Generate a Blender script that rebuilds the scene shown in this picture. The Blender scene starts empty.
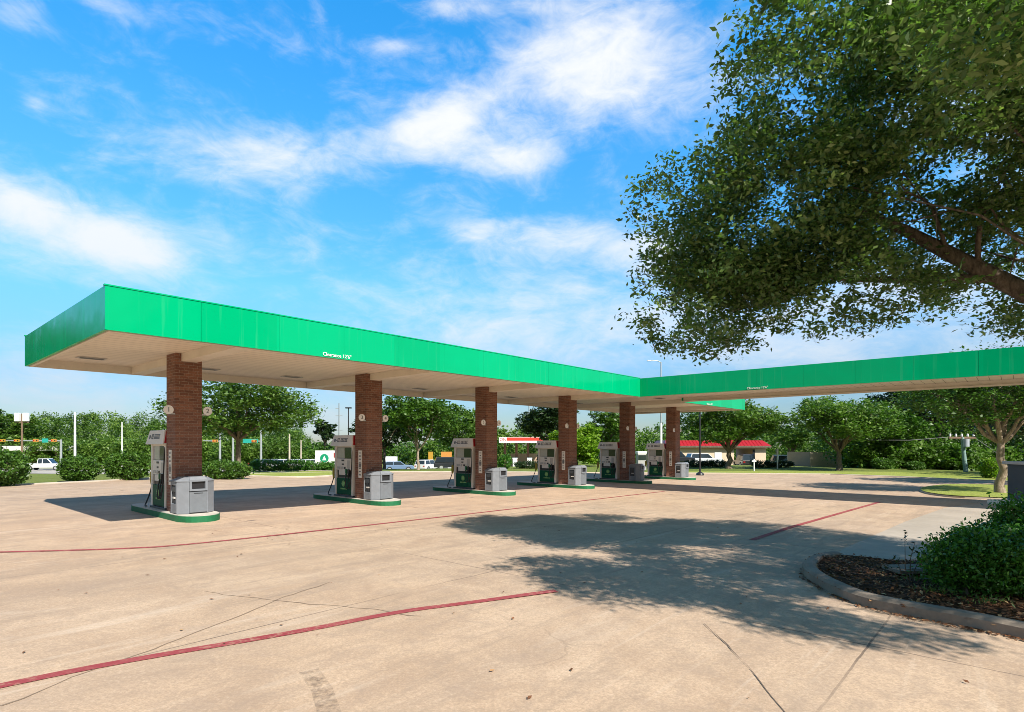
import bpy, bmesh, math, random
import numpy as np
from mathutils import Vector, Matrix, noise as mnoise

scene = bpy.context.scene
COL = scene.collection
R = math.radians
rng = np.random.default_rng(7)
random.seed(7)

# ------------------------------------------------------------------ frame of the place
F = 575.0                      # focal length in pixels of the 1024 wide frame
HOR = 444.0
Q = Vector((-7.10, 10.03, 0))  # ground point under the near corner of the canopy
U1 = Vector((0.6592, 0.7520, 0)); U2 = Vector((-0.7520, 0.6592, 0))
ROT = math.atan2(U1.y, U1.x)

def P(u, v, z=0.0):
    p = Q + U1 * u + U2 * v
    return Vector((p.x, p.y, z))

def smooth(t):
    t = min(1.0, max(0.0, t))
    return t * t * (3 - 2 * t)

def H(x, y):
    """height of the terrain"""
    rx, ry = x - Q.x, y - Q.y
    u = rx * U1.x + ry * U1.y
    z = -0.0115 * min(max(u - 2.5, 0.0), 30.5)
    d = math.hypot(x - 1.2, y - 24.0)
    z -= 2.2 * smooth((d - 23.0 - 15.0 * smooth((x + 8.0) / 24.0)) / 52.0)
    return z

def G(px, py):
    z = 0.0
    for _ in range(40):
        y = (1.8 - z) * F / (py - HOR)
        x = (px - 512.0) / F * y
        z = 0.5 * z + 0.5 * H(x, y)
    return Vector((x, y, H(x, y)))

def PX(px, y):
    return (px - 512.0) / F * y

# ------------------------------------------------------------------ object helpers
def tag(o, label=None, cat=None, group=None, kind=None):
    if label: o['label'] = label
    if cat: o['category'] = cat
    if group: o['group'] = group
    if kind: o['kind'] = kind
    return o

def empty(name, loc, rz=0.0, label=None, cat=None, group=None):
    o = bpy.data.objects.new(name, None)
    o.empty_display_size = 0.3
    COL.objects.link(o)
    o.location = loc
    o.rotation_euler = (0, 0, rz)
    return tag(o, label, cat, group)

def link_mesh(name, me, parent=None, loc=None):
    o = bpy.data.objects.new(name, me)
    COL.objects.link(o)
    if parent is not None: o.parent = parent
    if loc is not None: o.location = loc
    return o

def copy_tree(o, parent=None):
    c = o.copy()
    COL.objects.link(c)
    c.parent = parent
    for ch in list(o.children):
        copy_tree(ch, c)
    return c

class MB:
    def __init__(s):
        s.v = []; s.f = []; s.m = []; s.s = []
    def _add(s, vs, fs, m=0, sm=False):
        b = len(s.v)
        s.v += [tuple(v) for v in vs]
        for f in fs:
            s.f.append(tuple(b + i for i in f)); s.m.append(m); s.s.append(sm)
        return s
    def box(s, x0, x1, y0, y1, z0, z1, m=0):
        vs = [(x0,y0,z0),(x1,y0,z0),(x1,y1,z0),(x0,y1,z0),(x0,y0,z1),(x1,y0,z1),(x1,y1,z1),(x0,y1,z1)]
        fs = [(0,3,2,1),(4,5,6,7),(0,1,5,4),(1,2,6,5),(2,3,7,6),(3,0,4,7)]
        return s._add(vs, fs, m)
    def hexa(s, lo, hi, m=0):
        """lo, hi: four corners each, counter-clockwise seen from above"""
        return s._add(list(lo) + list(hi), [(3,2,1,0),(4,5,6,7),(0,1,5,4),(1,2,6,5),(2,3,7,6),(3,0,4,7)], m)
    def prism(s, poly, z0, z1, m=0, mtop=None, top=None):
        n = len(poly); top = top or poly
        vs = [(p[0], p[1], z0) for p in poly] + [(p[0], p[1], z1) for p in top]
        s._add(vs, [(i, (i+1) % n, n + (i+1) % n, n + i) for i in range(n)], m)
        s._add([(p[0], p[1], z1) for p in top], [tuple(range(n))], m if mtop is None else mtop)
        s._add([(p[0], p[1], z0) for p in poly], [tuple(reversed(range(n)))], m)
        return s
    def quad(s, a, b, c, d, m=0):
        return s._add([a, b, c, d], [(0,1,2,3)], m)
    def tube(s, pts, rad, n=8, m=0, cap=True):
        pts = [Vector(p) for p in pts]
        if not hasattr(rad, '__len__'): rad = [rad] * len(pts)
        t0 = (pts[1] - pts[0]).normalized()
        a = t0.orthogonal().normalized()
        vs = []; k = len(pts)
        for i, p in enumerate(pts):
            t = (pts[min(i+1, k-1)] - pts[max(i-1, 0)]).normalized()
            a = (a - t * a.dot(t))
            a = a.normalized() if a.length > 1e-6 else t.orthogonal().normalized()
            b = t.cross(a)
            for j in range(n):
                w = 2 * math.pi * j / n
                vs.append(p + (a * math.cos(w) + b * math.sin(w)) * rad[i])
        fs = []
        for i in range(k-1):
            for j in range(n):
                fs.append((i*n+j, i*n+(j+1) % n, (i+1)*n+(j+1) % n, (i+1)*n+j))
        s._add(vs, fs, m, True)
        if cap:
            s._add(vs[:n], [tuple(reversed(range(n)))], m)
            s._add(vs[-n:], [tuple(range(n))], m)
        return s
    def cyl(s, c, axis, r, h, n=20, m=0):
        c = Vector(c); ax = Vector(axis).normalized()
        return s.tube([c - ax*h/2, c + ax*h/2], r, n, m)
    def lathe(s, prof, n=16, m=0, c=(0,0,0)):
        vs = []
        for r, z in prof:
            for j in range(n):
                w = 2*math.pi*j/n
                vs.append((c[0]+r*math.cos(w), c[1]+r*math.sin(w), c[2]+z))
        fs = []
        for i in range(len(prof)-1):
            for j in range(n):
                fs.append((i*n+j, i*n+(j+1) % n, (i+1)*n+(j+1) % n, (i+1)*n+j))
        s._add(vs, fs, m, True)
        s._add(vs[-n:], [tuple(range(n))], m)
        return s
    def mesh(s, name, mats):
        me = bpy.data.meshes.new(name)
        me.from_pydata(s.v, [], s.f)
        for mm in (mats if isinstance(mats, (list, tuple)) else [mats]): me.materials.append(mm)
        me.polygons.foreach_set('material_index', s.m)
        me.polygons.foreach_set('use_smooth', s.s)
        me.update()
        return me
    def build(s, name, mats, parent=None, loc=None, bevel=0.0):
        o = link_mesh(name, s.mesh(name, mats), parent, loc)
        if bevel:
            b = o.modifiers.new('bevel', 'BEVEL'); b.width = bevel; b.segments = 2
            b.limit_method = 'ANGLE'; b.angle_limit = R(40)
        return o

# ------------------------------------------------------------------ node helpers
def nd(nt, kind, **kw):
    n = nt.nodes.new(kind)
    for k, v in kw.items():
        if k == 'ins':
            for kk, vv in v.items(): n.inputs[kk].default_value = vv
        else: setattr(n, k, v)
    return n

def mth(nt, op, a, b=None, c=None, clamp=False):
    n = nt.nodes.new('ShaderNodeMath'); n.operation = op; n.use_clamp = clamp
    for i, x in enumerate((a, b, c)):
        if x is None: continue
        if isinstance(x, (int, float)): n.inputs[i].default_value = x
        else: nt.links.new(x, n.inputs[i])
    return n.outputs[0]

def mixc(nt, fac, a, b, blend='MIX'):
    n = nt.nodes.new('ShaderNodeMix'); n.data_type = 'RGBA'; n.blend_type = blend
    for sock, x in ((n.inputs[0], fac), (n.inputs[6], a), (n.inputs[7], b)):
        if isinstance(x, (int, float)): sock.default_value = x
        elif isinstance(x, (tuple, list)): sock.default_value = tuple(x) + ((1,) if len(x) == 3 else ())
        else: nt.links.new(x, sock)
    return n.outputs[2]

def ramp(nt, fac, stops):
    n = nt.nodes.new('ShaderNodeValToRGB')
    e = n.color_ramp.elements
    while len(e) < len(stops): e.new(0.5)
    for el, (p, c) in zip(e, stops):
        el.position = p
        el.color = (c, c, c, 1) if isinstance(c, (int, float)) else tuple(c) + (1,)
    nt.links.new(fac, n.inputs[0])
    return n.outputs[0]

def noise_tex(nt, vec, scale, detail=4, rough=0.55, dist=0.0):
    n = nd(nt, 'ShaderNodeTexNoise', ins={'Scale': scale, 'Detail': detail, 'Roughness': rough, 'Distortion': dist})
    if vec is not None: nt.links.new(vec, n.inputs['Vector'])
    return n.outputs['Fac']

def newmat(name):
    m = bpy.data.materials.new(name); m.use_nodes = True
    nt = m.node_tree
    return m, nt, nt.nodes['Principled BSDF']

def bump(nt, bs, h, strength=0.3, dist=0.02):
    b = nd(nt, 'ShaderNodeBump', ins={'Strength': strength, 'Distance': dist})
    nt.links.new(h, b.inputs['Height']); nt.links.new(b.outputs[0], bs.inputs['Normal'])

def mat(name, c, rough=0.6, metal=0.0, var=0.12, vscale=6.0, bmp=0.0, spec=0.5, coat=0.0):
    m, nt, bs = newmat(name)
    co = nd(nt, 'ShaderNodeTexCoord').outputs['Object']
    n1 = noise_tex(nt, co, vscale, 5)
    n2 = noise_tex(nt, co, vscale * 9, 3)
    f = mth(nt, 'ADD', mth(nt, 'MULTIPLY', n1, 0.7), mth(nt, 'MULTIPLY', n2, 0.3))
    f = mth(nt, 'SUBTRACT', f, 0.5)
    f = mth(nt, 'MULTIPLY_ADD', f, var * 4, 1.0)
    vm = nd(nt, 'ShaderNodeVectorMath', operation='SCALE'); vm.inputs[0].default_value = c[:3]
    nt.links.new(f, vm.inputs['Scale']); nt.links.new(vm.outputs[0], bs.inputs['Base Color'])
    bs.inputs['Roughness'].default_value = rough; bs.inputs['Metallic'].default_value = metal
    bs.inputs['Specular IOR Level'].default_value = spec
    bs.inputs['Coat Weight'].default_value = coat
    if bmp: bump(nt, bs, n2, bmp, 0.01)
    return m

def emis(m, c, s):
    bs = m.node_tree.nodes['Principled BSDF']
    bs.inputs['Emission Color'].default_value = tuple(c) + (1,); bs.inputs['Emission Strength'].default_value = s

def leafmat(name, c1, c2, c3, trans=0.3, rough=0.45, spec=0.4):
    """leaf colour varies from leaf to leaf through a per-face attribute"""
    m, nt, bs = newmat(name)
    at = nd(nt, 'ShaderNodeAttribute', attribute_name='tint').outputs['Fac']
    col = ramp(nt, at, [(0.0, c1), (0.55, c2), (1.0, c3)])
    nt.links.new(col, bs.inputs['Base Color'])
    bs.inputs['Roughness'].default_value = rough; bs.inputs['Specular IOR Level'].default_value = spec
    tr = nd(nt, 'ShaderNodeBsdfTranslucent')
    tc = mixc(nt, 1.0, col, (0.85, 1.3, 0.40), 'MULTIPLY'); nt.links.new(tc, tr.inputs['Color'])
    mx = nd(nt, 'ShaderNodeMixShader', ins={0: trans})
    nt.links.new(bs.outputs[0], mx.inputs[1]); nt.links.new(tr.outputs[0], mx.inputs[2])
    nt.links.new(mx.outputs[0], nt.nodes['Material Output'].inputs['Surface'])
    return m

# ------------------------------------------------------------------ materials
def concrete_mat():
    m, nt, bs = newmat('lot_concrete')
    tc = nd(nt, 'ShaderNodeTexCoord'); co = tc.outputs['Object']
    mp = nd(nt, 'ShaderNodeMapping'); mp.inputs['Rotation'].default_value = (0, 0, -ROT)
    nt.links.new(co, mp.inputs['Vector'])
    sx = nd(nt, 'ShaderNodeSeparateXYZ'); nt.links.new(mp.outputs[0], sx.inputs[0])
    big = noise_tex(nt, co, 0.16, 4, 0.6)
    med = noise_tex(nt, co, 0.9, 6, 0.62, 0.6)
    fine = noise_tex(nt, co, 55, 3, 0.7)
    agg = noise_tex(nt, co, 170, 2, 0.6)
    # wear that runs along the drive lanes
    st = nd(nt, 'ShaderNodeMapping'); st.inputs['Scale'].default_value = (0.12, 1.0, 1); st.inputs['Rotation'].default_value = (0, 0, 0)
    nt.links.new(mp.outputs[0], st.inputs['Vector'])
    lane = noise_tex(nt, st.outputs[0], 0.9, 5, 0.6, 0.4)
    c = mixc(nt, ramp(nt, big, [(0.3, 0.0), (0.7, 1.0)]), (0.58, 0.405, 0.265), (0.66, 0.49, 0.345))
    c = mixc(nt, ramp(nt, med, [(0.40, 0.0), (0.72, 0.75)]), c, (0.375, 0.25, 0.165))
    c = mixc(nt, ramp(nt, lane, [(0.48, 0.0), (0.70, 0.55)]), c, (0.36, 0.27, 0.205))
    c = mixc(nt, ramp(nt, noise_tex(nt, st.outputs[0], 2.6, 5, 0.65, 1.0), [(0.58, 0.0), (0.74, 0.38)]), c, (0.30, 0.225, 0.165))
    c = mixc(nt, ramp(nt, fine, [(0.3, 0.55), (0.65, 0.0)]), c, (0.27, 0.19, 0.13))
    c = mixc(nt, ramp(nt, agg, [(0.62, 0.0), (0.8, 0.45)]), c, (0.72, 0.62, 0.5))
    grit = noise_tex(nt, co, 26, 5, 0.75)
    c = mixc(nt, ramp(nt, grit, [(0.36, 0.5), (0.52, 0.0)]), c, (0.33, 0.24, 0.17))
    c = mixc(nt, ramp(nt, grit, [(0.55, 0.0), (0.70, 0.35)]), c, (0.72, 0.58, 0.44))
    mot = noise_tex(nt, co, 3.2, 7, 0.7, 0.8)
    c = mixc(nt, ramp(nt, mot, [(0.47, 0.0), (0.68, 0.55)]), c, (0.34, 0.25, 0.185))
    wv2 = nd(nt, 'ShaderNodeMapping'); wv2.inputs['Rotation'].default_value = (0, 0, 0.35); wv2.inputs['Scale'].default_value = (0.22, 2.2, 1)
    nt.links.new(mp.outputs[0], wv2.inputs['Vector'])
    sm = noise_tex(nt, wv2.outputs[0], 1.1, 6, 0.68, 1.6)
    big2 = noise_tex(nt, co, 0.33, 4, 0.6, 0.5)
    c = mixc(nt, mth(nt, 'MULTIPLY', ramp(nt, sm, [(0.50, 0.0), (0.66, 0.65)]), ramp(nt, big2, [(0.42, 0.0), (0.6, 1.0)])), c, (0.27, 0.205, 0.155))
    c = mixc(nt, mth(nt, 'MULTIPLY', ramp(nt, sm, [(0.30, 0.5), (0.44, 0.0)]), ramp(nt, big2, [(0.4, 0.8), (0.6, 0.0)])), c, (0.70, 0.58, 0.46))
    # small oil drips
    vo = nd(nt, 'ShaderNodeTexVoronoi', feature='F1', ins={'Scale': 0.55, 'Randomness': 1.0}); nt.links.new(co, vo.inputs['Vector'])
    drip = ramp(nt, mth(nt, 'ADD', vo.outputs['Distance'], mth(nt, 'MULTIPLY', mth(nt, 'SUBTRACT', noise_tex(nt, co, 9, 3), 0.5), 0.09)), [(0.02, 0.75), (0.07, 0.0)])
    c = mixc(nt, drip, c, (0.10, 0.075, 0.06))
    # pale sawn joints, a bit ragged
    wob = mth(nt, 'MULTIPLY', mth(nt, 'SUBTRACT', noise_tex(nt, co, 1.7, 4), 0.5), 0.05)
    jl = None
    for out, per, off in ((sx.outputs[0], 5.4, 2.1), (sx.outputs[1], 4.6, 1.3)):
        t = mth(nt, 'ADD', mth(nt, 'ADD', out, wob), off)
        t = mth(nt, 'FRACT', mth(nt, 'DIVIDE', t, per))
        t = mth(nt, 'ABSOLUTE', mth(nt, 'SUBTRACT', t, 0.5))
        t = mth(nt, 'LESS_THAN', t, 0.0021)
        jl = t if jl is None else mth(nt, 'MAXIMUM', jl, t)
    jl = mth(nt, 'MULTIPLY', jl, ramp(nt, noise_tex(nt, co, 0.45, 3), [(0.38, 0.12), (0.6, 0.8)]))
    c = mixc(nt, jl, c, (0.13, 0.095, 0.07))
    # hairline cracks
    cr = nd(nt, 'ShaderNodeTexVoronoi', feature='DISTANCE_TO_EDGE', ins={'Scale': 0.13, 'Randomness': 1.0})
    wv = nd(nt, 'ShaderNodeVectorMath', operation='ADD')
    nz = nd(nt, 'ShaderNodeTexNoise', ins={'Scale': 1.1, 'Detail': 5.0}); nt.links.new(co, nz.inputs['Vector'])
    nzs = nd(nt, 'ShaderNodeVectorMath', operation='SCALE'); nzs.inputs['Scale'].default_value = 0.9
    nt.links.new(nz.outputs['Color'], nzs.inputs[0]); nt.links.new(co, wv.inputs[0]); nt.links.new(nzs.outputs[0], wv.inputs[1])
    nt.links.new(wv.outputs[0], cr.inputs['Vector'])
    crf = mth(nt, 'MULTIPLY', mth(nt, 'LESS_THAN', cr.outputs['Distance'], 0.0014), ramp(nt, noise_tex(nt, co, 0.3, 2), [(0.48, 0.0), (0.6, 0.7)]))
    c = mixc(nt, mth(nt, 'MULTIPLY', crf, 0.35), c, (0.2, 0.15, 0.11))
    nt.links.new(c, bs.inputs['Base Color'])
    bs.inputs['Roughness'].default_value = 0.85; bs.inputs['Specular IOR Level'].default_value = 0.25
    hb = mth(nt, 'ADD', mth(nt, 'MULTIPLY', fine, 0.6), mth(nt, 'MULTIPLY', agg, 0.4))
    hb = mth(nt, 'SUBTRACT', hb, mth(nt, 'MULTIPLY', mth(nt, 'MAXIMUM', jl, crf), 1.5))
    bump(nt, bs, hb, 0.35, 0.006)
    return m

def grass_mat(name, a, b, c):
    m, nt, bs = newmat(name)
    co = nd(nt, 'ShaderNodeTexCoord').outputs['Object']
    n1 = noise_tex(nt, co, 0.35, 5, 0.6); n2 = noise_tex(nt, co, 14, 4, 0.7); n3 = noise_tex(nt, co, 3, 4, 0.6)
    col = mixc(nt, ramp(nt, n1, [(0.35, 0), (0.65, 1)]), a, b)
    col = mixc(nt, ramp(nt, n3, [(0.5, 0), (0.75, 0.7)]), col, c)
    col = mixc(nt, ramp(nt, n2, [(0.3, 0.6), (0.6, 0)]), col, (0.02, 0.035, 0.01))
    nt.links.new(col, bs.inputs['Base Color']); bs.inputs['Roughness'].default_value = 0.9
    bs.inputs['Specular IOR Level'].default_value = 0.1
    bump(nt, bs, n2, 0.8, 0.06)
    return m

def brick_mat():
    m, nt, bs = newmat('brown_brick')
    co = nd(nt, 'ShaderNodeTexCoord').outputs['Object']
    sx = nd(nt, 'ShaderNodeSeparateXYZ'); nt.links.new(co, sx.inputs[0])
    cb = nd(nt, 'ShaderNodeCombineXYZ')
    nt.links.new(mth(nt, 'ADD', sx.outputs[0], sx.outputs[1]), cb.inputs[0]); nt.links.new(sx.outputs[2], cb.inputs[1])
    br = nd(nt, 'ShaderNodeTexBrick', ins={'Scale': 1.0, 'Mortar Size': 0.006, 'Mortar Smooth': 0.2, 'Bias': 0.0,
            'Brick Width': 0.203, 'Row Height': 0.0677})
    br.inputs['Color1'].default_value = (0.145, 0.058, 0.036, 1); br.inputs['Color2'].default_value = (0.285, 0.125, 0.075, 1)
    br.inputs['Mortar'].default_value = (0.30, 0.225, 0.17, 1)
    nt.links.new(cb.outputs[0], br.inputs['Vector'])
    c = mixc(nt, ramp(nt, noise_tex(nt, co, 30, 4), [(0.35, 0.55), (0.65, 0.0)]), br.outputs['Color'], (0.075, 0.032, 0.022))
    c = mixc(nt, ramp(nt, noise_tex(nt, co, 2.5, 3), [(0.5, 0.0), (0.8, 0.35)]), c, (0.26, 0.125, 0.08))
    nt.links.new(c, bs.inputs['Base Color']); bs.inputs['Roughness'].default_value = 0.85
    bump(nt, bs, mth(nt, 'SUBTRACT', 1.0, br.outputs['Fac']), 0.6, 0.01)
    return m

def fascia_mat():
    m, nt, bs = newmat('green_fascia')
    co = nd(nt, 'ShaderNodeTexCoord').outputs['Object']
    n1 = noise_tex(nt, co, 0.5, 4, 0.6)
    mp = nd(nt, 'ShaderNodeMapping'); mp.inputs['Scale'].default_value = (7, 7, 0.25); nt.links.new(co, mp.inputs['Vector'])
    n2 = noise_tex(nt, mp.outputs[0], 1.0, 5, 0.65)
    sx = nd(nt, 'ShaderNodeSeparateXYZ'); nt.links.new(co, sx.inputs[0])
    wn = nd(nt, 'ShaderNodeTexWhiteNoise', noise_dimensions='1D')
    nt.links.new(mth(nt, 'FLOOR', mth(nt, 'DIVIDE', mth(nt, 'ADD', sx.outputs[0], mth(nt, 'MULTIPLY', sx.outputs[1], 1.0)), 1.55)), wn.inputs['W'])
    n1 = mth(nt, 'ADD', mth(nt, 'MULTIPLY', n1, 0.7), mth(nt, 'MULTIPLY', wn.outputs['Value'], 0.45))
    c = mixc(nt, n1, (0.0, 0.31, 0.118), (0.0, 0.41, 0.168))
    c = mixc(nt, ramp(nt, n2, [(0.56, 0.0), (0.82, 0.34)]), c, (0.10, 0.50, 0.29))
    nt.links.new(c, bs.inputs['Base Color'])
    bs.inputs['Roughness'].default_value = 0.14; bs.inputs['Specular IOR Level'].default_value = 0.2
    bump(nt, bs, noise_tex(nt, co, 0.9, 2), 0.3, 0.06)
    return m

def soffit_mat():
    m, nt, bs = newmat('soffit_panels')
    co = nd(nt, 'ShaderNodeTexCoord').outputs['Object']
    sx = nd(nt, 'ShaderNodeSeparateXYZ'); nt.links.new(co, sx.inputs[0])
    t = mth(nt, 'FRACT', mth(nt, 'DIVIDE', sx.outputs[1], 0.305))
    gr = mth(nt, 'LESS_THAN', t, 0.06)
    c = mixc(nt, noise_tex(nt, co, 0.7, 4), (0.70, 0.61, 0.49), (0.80, 0.71, 0.58))
    c = mixc(nt, ramp(nt, noise_tex(nt, co, 3, 4), [(0.55, 0), (0.8, 0.35)]), c, (0.45, 0.36, 0.27))
    c = mixc(nt, mth(nt, 'MULTIPLY', gr, 0.85), c, (0.20, 0.16, 0.12))
    nt.links.new(c, bs.inputs['Base Color']); bs.inputs['Roughness'].default_value = 0.5
    bump(nt, bs, mth(nt, 'SUBTRACT', 1.0, gr), 0.5, 0.02)
    return m

def stripe_mat():
    m, nt, bs = newmat('red_lane_paint')
    co = nd(nt, 'ShaderNodeTexCoord').outputs['Object']
    w = ramp(nt, noise_tex(nt, co, 16, 6, 0.7), [(0.49, 0.0), (0.63, 0.9)])
    w2 = ramp(nt, noise_tex(nt, co, 1.2, 4, 0.6), [(0.4, 0.15), (0.7, 0.75)])
    c = mixc(nt, noise_tex(nt, co, 2, 3), (0.26, 0.034, 0.042), (0.35, 0.080, 0.084))
    c = mixc(nt, mth(nt, 'MULTIPLY', w, w2), c, (0.48, 0.33, 0.22))
    nt.links.new(c, bs.inputs['Base Color']); bs.inputs['Roughness'].default_value = 0.8
    bs.inputs['Specular IOR Level'].default_value = 0.2
    return m

def bark_mat(name, a, b):
    m, nt, bs = newmat(name)
    co = nd(nt, 'ShaderNodeTexCoord').outputs['Object']
    mp = nd(nt, 'ShaderNodeMapping'); mp.inputs['Scale'].default_value = (1, 1, 0.35); nt.links.new(co, mp.inputs['Vector'])
    n = noise_tex(nt, mp.outputs[0], 16, 6, 0.7, 0.5)
    nt.links.new(mixc(nt, ramp(nt, n, [(0.35, 0), (0.65, 1)]), a, b), bs.inputs['Base Color'])
    bs.inputs['Roughness'].default_value = 0.95; bs.inputs['Specular IOR Level'].default_value = 0.1
    bump(nt, bs, n, 0.9, 0.03)
    return m

M = {}
M['concrete'] = concrete_mat()
M['grass'] = grass_mat('field_grass', (0.15, 0.21, 0.04), (0.21, 0.25, 0.06), (0.27, 0.25, 0.10))
M['lawn'] = grass_mat('lawn_grass', (0.32, 0.38, 0.07), (0.38, 0.42, 0.10), (0.40, 0.37, 0.13))
M['brick'] = brick_mat()
M['fascia'] = fascia_mat()
M['soffit'] = soffit_mat()
M['stripe'] = stripe_mat()
M['kerb'] = mat('kerb_concrete', (0.27, 0.215, 0.165), 0.9, var=0.3, vscale=2.5, bmp=0.5, spec=0.2)
M['palekerb'] = mat('pale_concrete', (0.52, 0.45, 0.36), 0.9, var=0.2, vscale=1.5, bmp=0.4, spec=0.2)
M['slab'] = mat('walk_concrete', (0.40, 0.34, 0.275), 0.9, var=0.2, vscale=0.8, bmp=0.4, spec=0.2)
M['road'] = mat('street_surface', (0.40, 0.37, 0.33), 0.9, var=0.15, vscale=0.4, spec=0.2)
M['mulch'] = mat('mulch_soil', (0.075, 0.042, 0.026), 1.0, var=0.5, vscale=9, bmp=1.0, spec=0.05)
M['cream'] = mat('cream_trim', (0.66, 0.59, 0.49), 0.5, var=0.1, vscale=2)
M['dark'] = mat('black_plastic', (0.018, 0.018, 0.02), 0.4)
M['rubber'] = mat('black_rubber', (0.02, 0.02, 0.02), 0.7)
M['greenk'] = mat('green_kerb_paint', (0.006, 0.125, 0.045), 0.6, var=0.4, vscale=3, bmp=0.2)
M['islandtop'] = mat('island_concrete', (0.50, 0.46, 0.40), 0.9, var=0.25, vscale=4, bmp=0.4, spec=0.2)
M['binplastic'] = mat('grey_bin_plastic', (0.185, 0.20, 0.22), 0.55, var=0.14, vscale=8, bmp=0.15)
M['binpanel'] = mat('grey_bin_panel', (0.145, 0.158, 0.172), 0.55, var=0.14, vscale=8, bmp=0.15)
M['bindark'] = mat('dark_grey_plastic', (0.05, 0.055, 0.06), 0.5)
M['pumpwhite'] = mat('dispenser_white', (0.66, 0.63, 0.58), 0.4, var=0.1, vscale=5)
M['pumpgrey'] = mat('dispenser_grey', (0.40, 0.39, 0.37), 0.4, var=0.12, vscale=5)
M['pumpgreen'] = mat('dispenser_green', (0.006, 0.085, 0.04), 0.5, var=0.12, vscale=5, spec=0.15)
M['emblem'] = mat('emblem_pale_green', (0.25, 0.48, 0.16), 0.4)
M['lettergrey'] = mat('grey_lettering', (0.13, 0.13, 0.13), 0.5)
M['red'] = mat('red_panel', (0.42, 0.015, 0.02), 0.4)
M['screen'] = mat('dark_screen_glass', (0.015, 0.03, 0.025), 0.08, spec=0.6)
M['screenrefl'] = mat('screen_reflection', (0.42, 0.42, 0.40), 0.12, spec=0.6)  # whitish reflection on the display glass, painted as a pale colour
M['white'] = mat('white_paint', (0.80, 0.79, 0.77), 0.45, var=0.05)
M['whitedull'] = mat('white_board', (0.72, 0.69, 0.63), 0.5, var=0.08)
M['steel'] = mat('galvanised_steel', (0.50, 0.52, 0.52), 0.45, metal=0.6)
M['blackmetal'] = mat('black_metal', (0.02, 0.02, 0.022), 0.4)
M['yellow'] = mat('yellow_housing', (0.45, 0.26, 0.03), 0.45)
M['orange'] = mat('orange_board', (0.55, 0.24, 0.05), 0.5)
M['teal'] = mat('teal_sign', (0.02, 0.34, 0.28), 0.5)
M['greenlogo'] = mat('green_roundel', (0.0, 0.26, 0.13), 0.5)
M['hosegreen'] = mat('green_hose', (0.02, 0.12, 0.05), 0.5)
M['nozzle'] = mat('yellow_nozzle', (0.30, 0.24, 0.02), 0.5)
M['blueglass'] = mat('vehicle_glass', (0.02, 0.028, 0.035), 0.06, spec=0.7)
M['carwhite'] = mat('white_car_paint', (0.72, 0.72, 0.72), 0.25, var=0.03, coat=0.6)
M['carblue'] = mat('steel_blue_car_paint', (0.13, 0.20, 0.30), 0.25, var=0.03, coat=0.6)
M['cargrey'] = mat('grey_car_paint', (0.22, 0.23, 0.24), 0.25, var=0.03, coat=0.6)
M['cardark'] = mat('dark_car_paint', (0.022, 0.024, 0.028), 0.25, var=0.03, coat=0.6)
M['carsilver'] = mat('silver_car_paint', (0.52, 0.54, 0.56), 0.25, var=0.03, coat=0.6)
M['lamp_red'] = mat('red_lens', (0.45, 0.01, 0.01), 0.2)
M['tanwall'] = mat('tan_wall', (0.66, 0.51, 0.37), 0.85, var=0.1, vscale=1.0)
M['tanwall2'] = mat('brown_wall', (0.42, 0.29, 0.21), 0.85, var=0.12, vscale=1.0)
M['redroof'] = mat('red_metal_roof', (0.36, 0.012, 0.014), 0.4, var=0.12, vscale=0.8)
M['redband'] = mat('red_fascia', (0.60, 0.05, 0.03), 0.4)
M['bluebox'] = mat('blue_grey_metal', (0.045, 0.065, 0.09), 0.45, var=0.1, vscale=2)
M['greylid'] = mat('light_grey_metal', (0.42, 0.46, 0.50), 0.4)
M['pole_green'] = mat('weathered_green_pole', (0.22, 0.33, 0.30), 0.8, var=0.3)
M['wood'] = mat('weathered_wood', (0.20, 0.13, 0.085), 0.9, var=0.3)
M['wire'] = mat('cable_grey', (0.25, 0.25, 0.25), 0.6)
M['bark'] = bark_mat('oak_bark', (0.075, 0.058, 0.045), (0.24, 0.185, 0.14))
M['bark_pale'] = bark_mat('pale_bark', (0.19, 0.14, 0.10), (0.42, 0.33, 0.25))
M['leaf_oak'] = leafmat('oak_leaves', (0.048, 0.092, 0.026), (0.145, 0.215, 0.060), (0.40, 0.46, 0.19), 0.42, 0.34, 0.5)
M['leaf_mid'] = leafmat('tree_leaves', (0.042, 0.092, 0.016), (0.11, 0.20, 0.03), (0.25, 0.36, 0.07), 0.34)
M['leaf_bright'] = leafmat('bright_leaves', (0.10, 0.19, 0.012), (0.20, 0.33, 0.02), (0.33, 0.45, 0.04), 0.35)
M['leaf_dark'] = leafmat('dark_leaves', (0.014, 0.032, 0.010), (0.030, 0.062, 0.016), (0.065, 0.105, 0.030), 0.2)
M['leaf_hedge'] = leafmat('hedge_leaves', (0.035, 0.085, 0.010), (0.075, 0.165, 0.018), (0.15, 0.27, 0.035), 0.25)
M['leaf_bush'] = leafmat('bush_leaves', (0.035, 0.11, 0.016), (0.085, 0.22, 0.03), (0.20, 0.40, 0.08), 0.34, 0.32)
M['litter'] = leafmat('dry_leaves', (0.10, 0.05, 0.03), (0.33, 0.14, 0.065), (0.75, 0.50, 0.26), 0.1, 0.8, 0.15)
M['weed'] = leafmat('weed_leaves', (0.05, 0.10, 0.015), (0.09, 0.16, 0.03), (0.14, 0.22, 0.05), 0.25)

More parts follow.
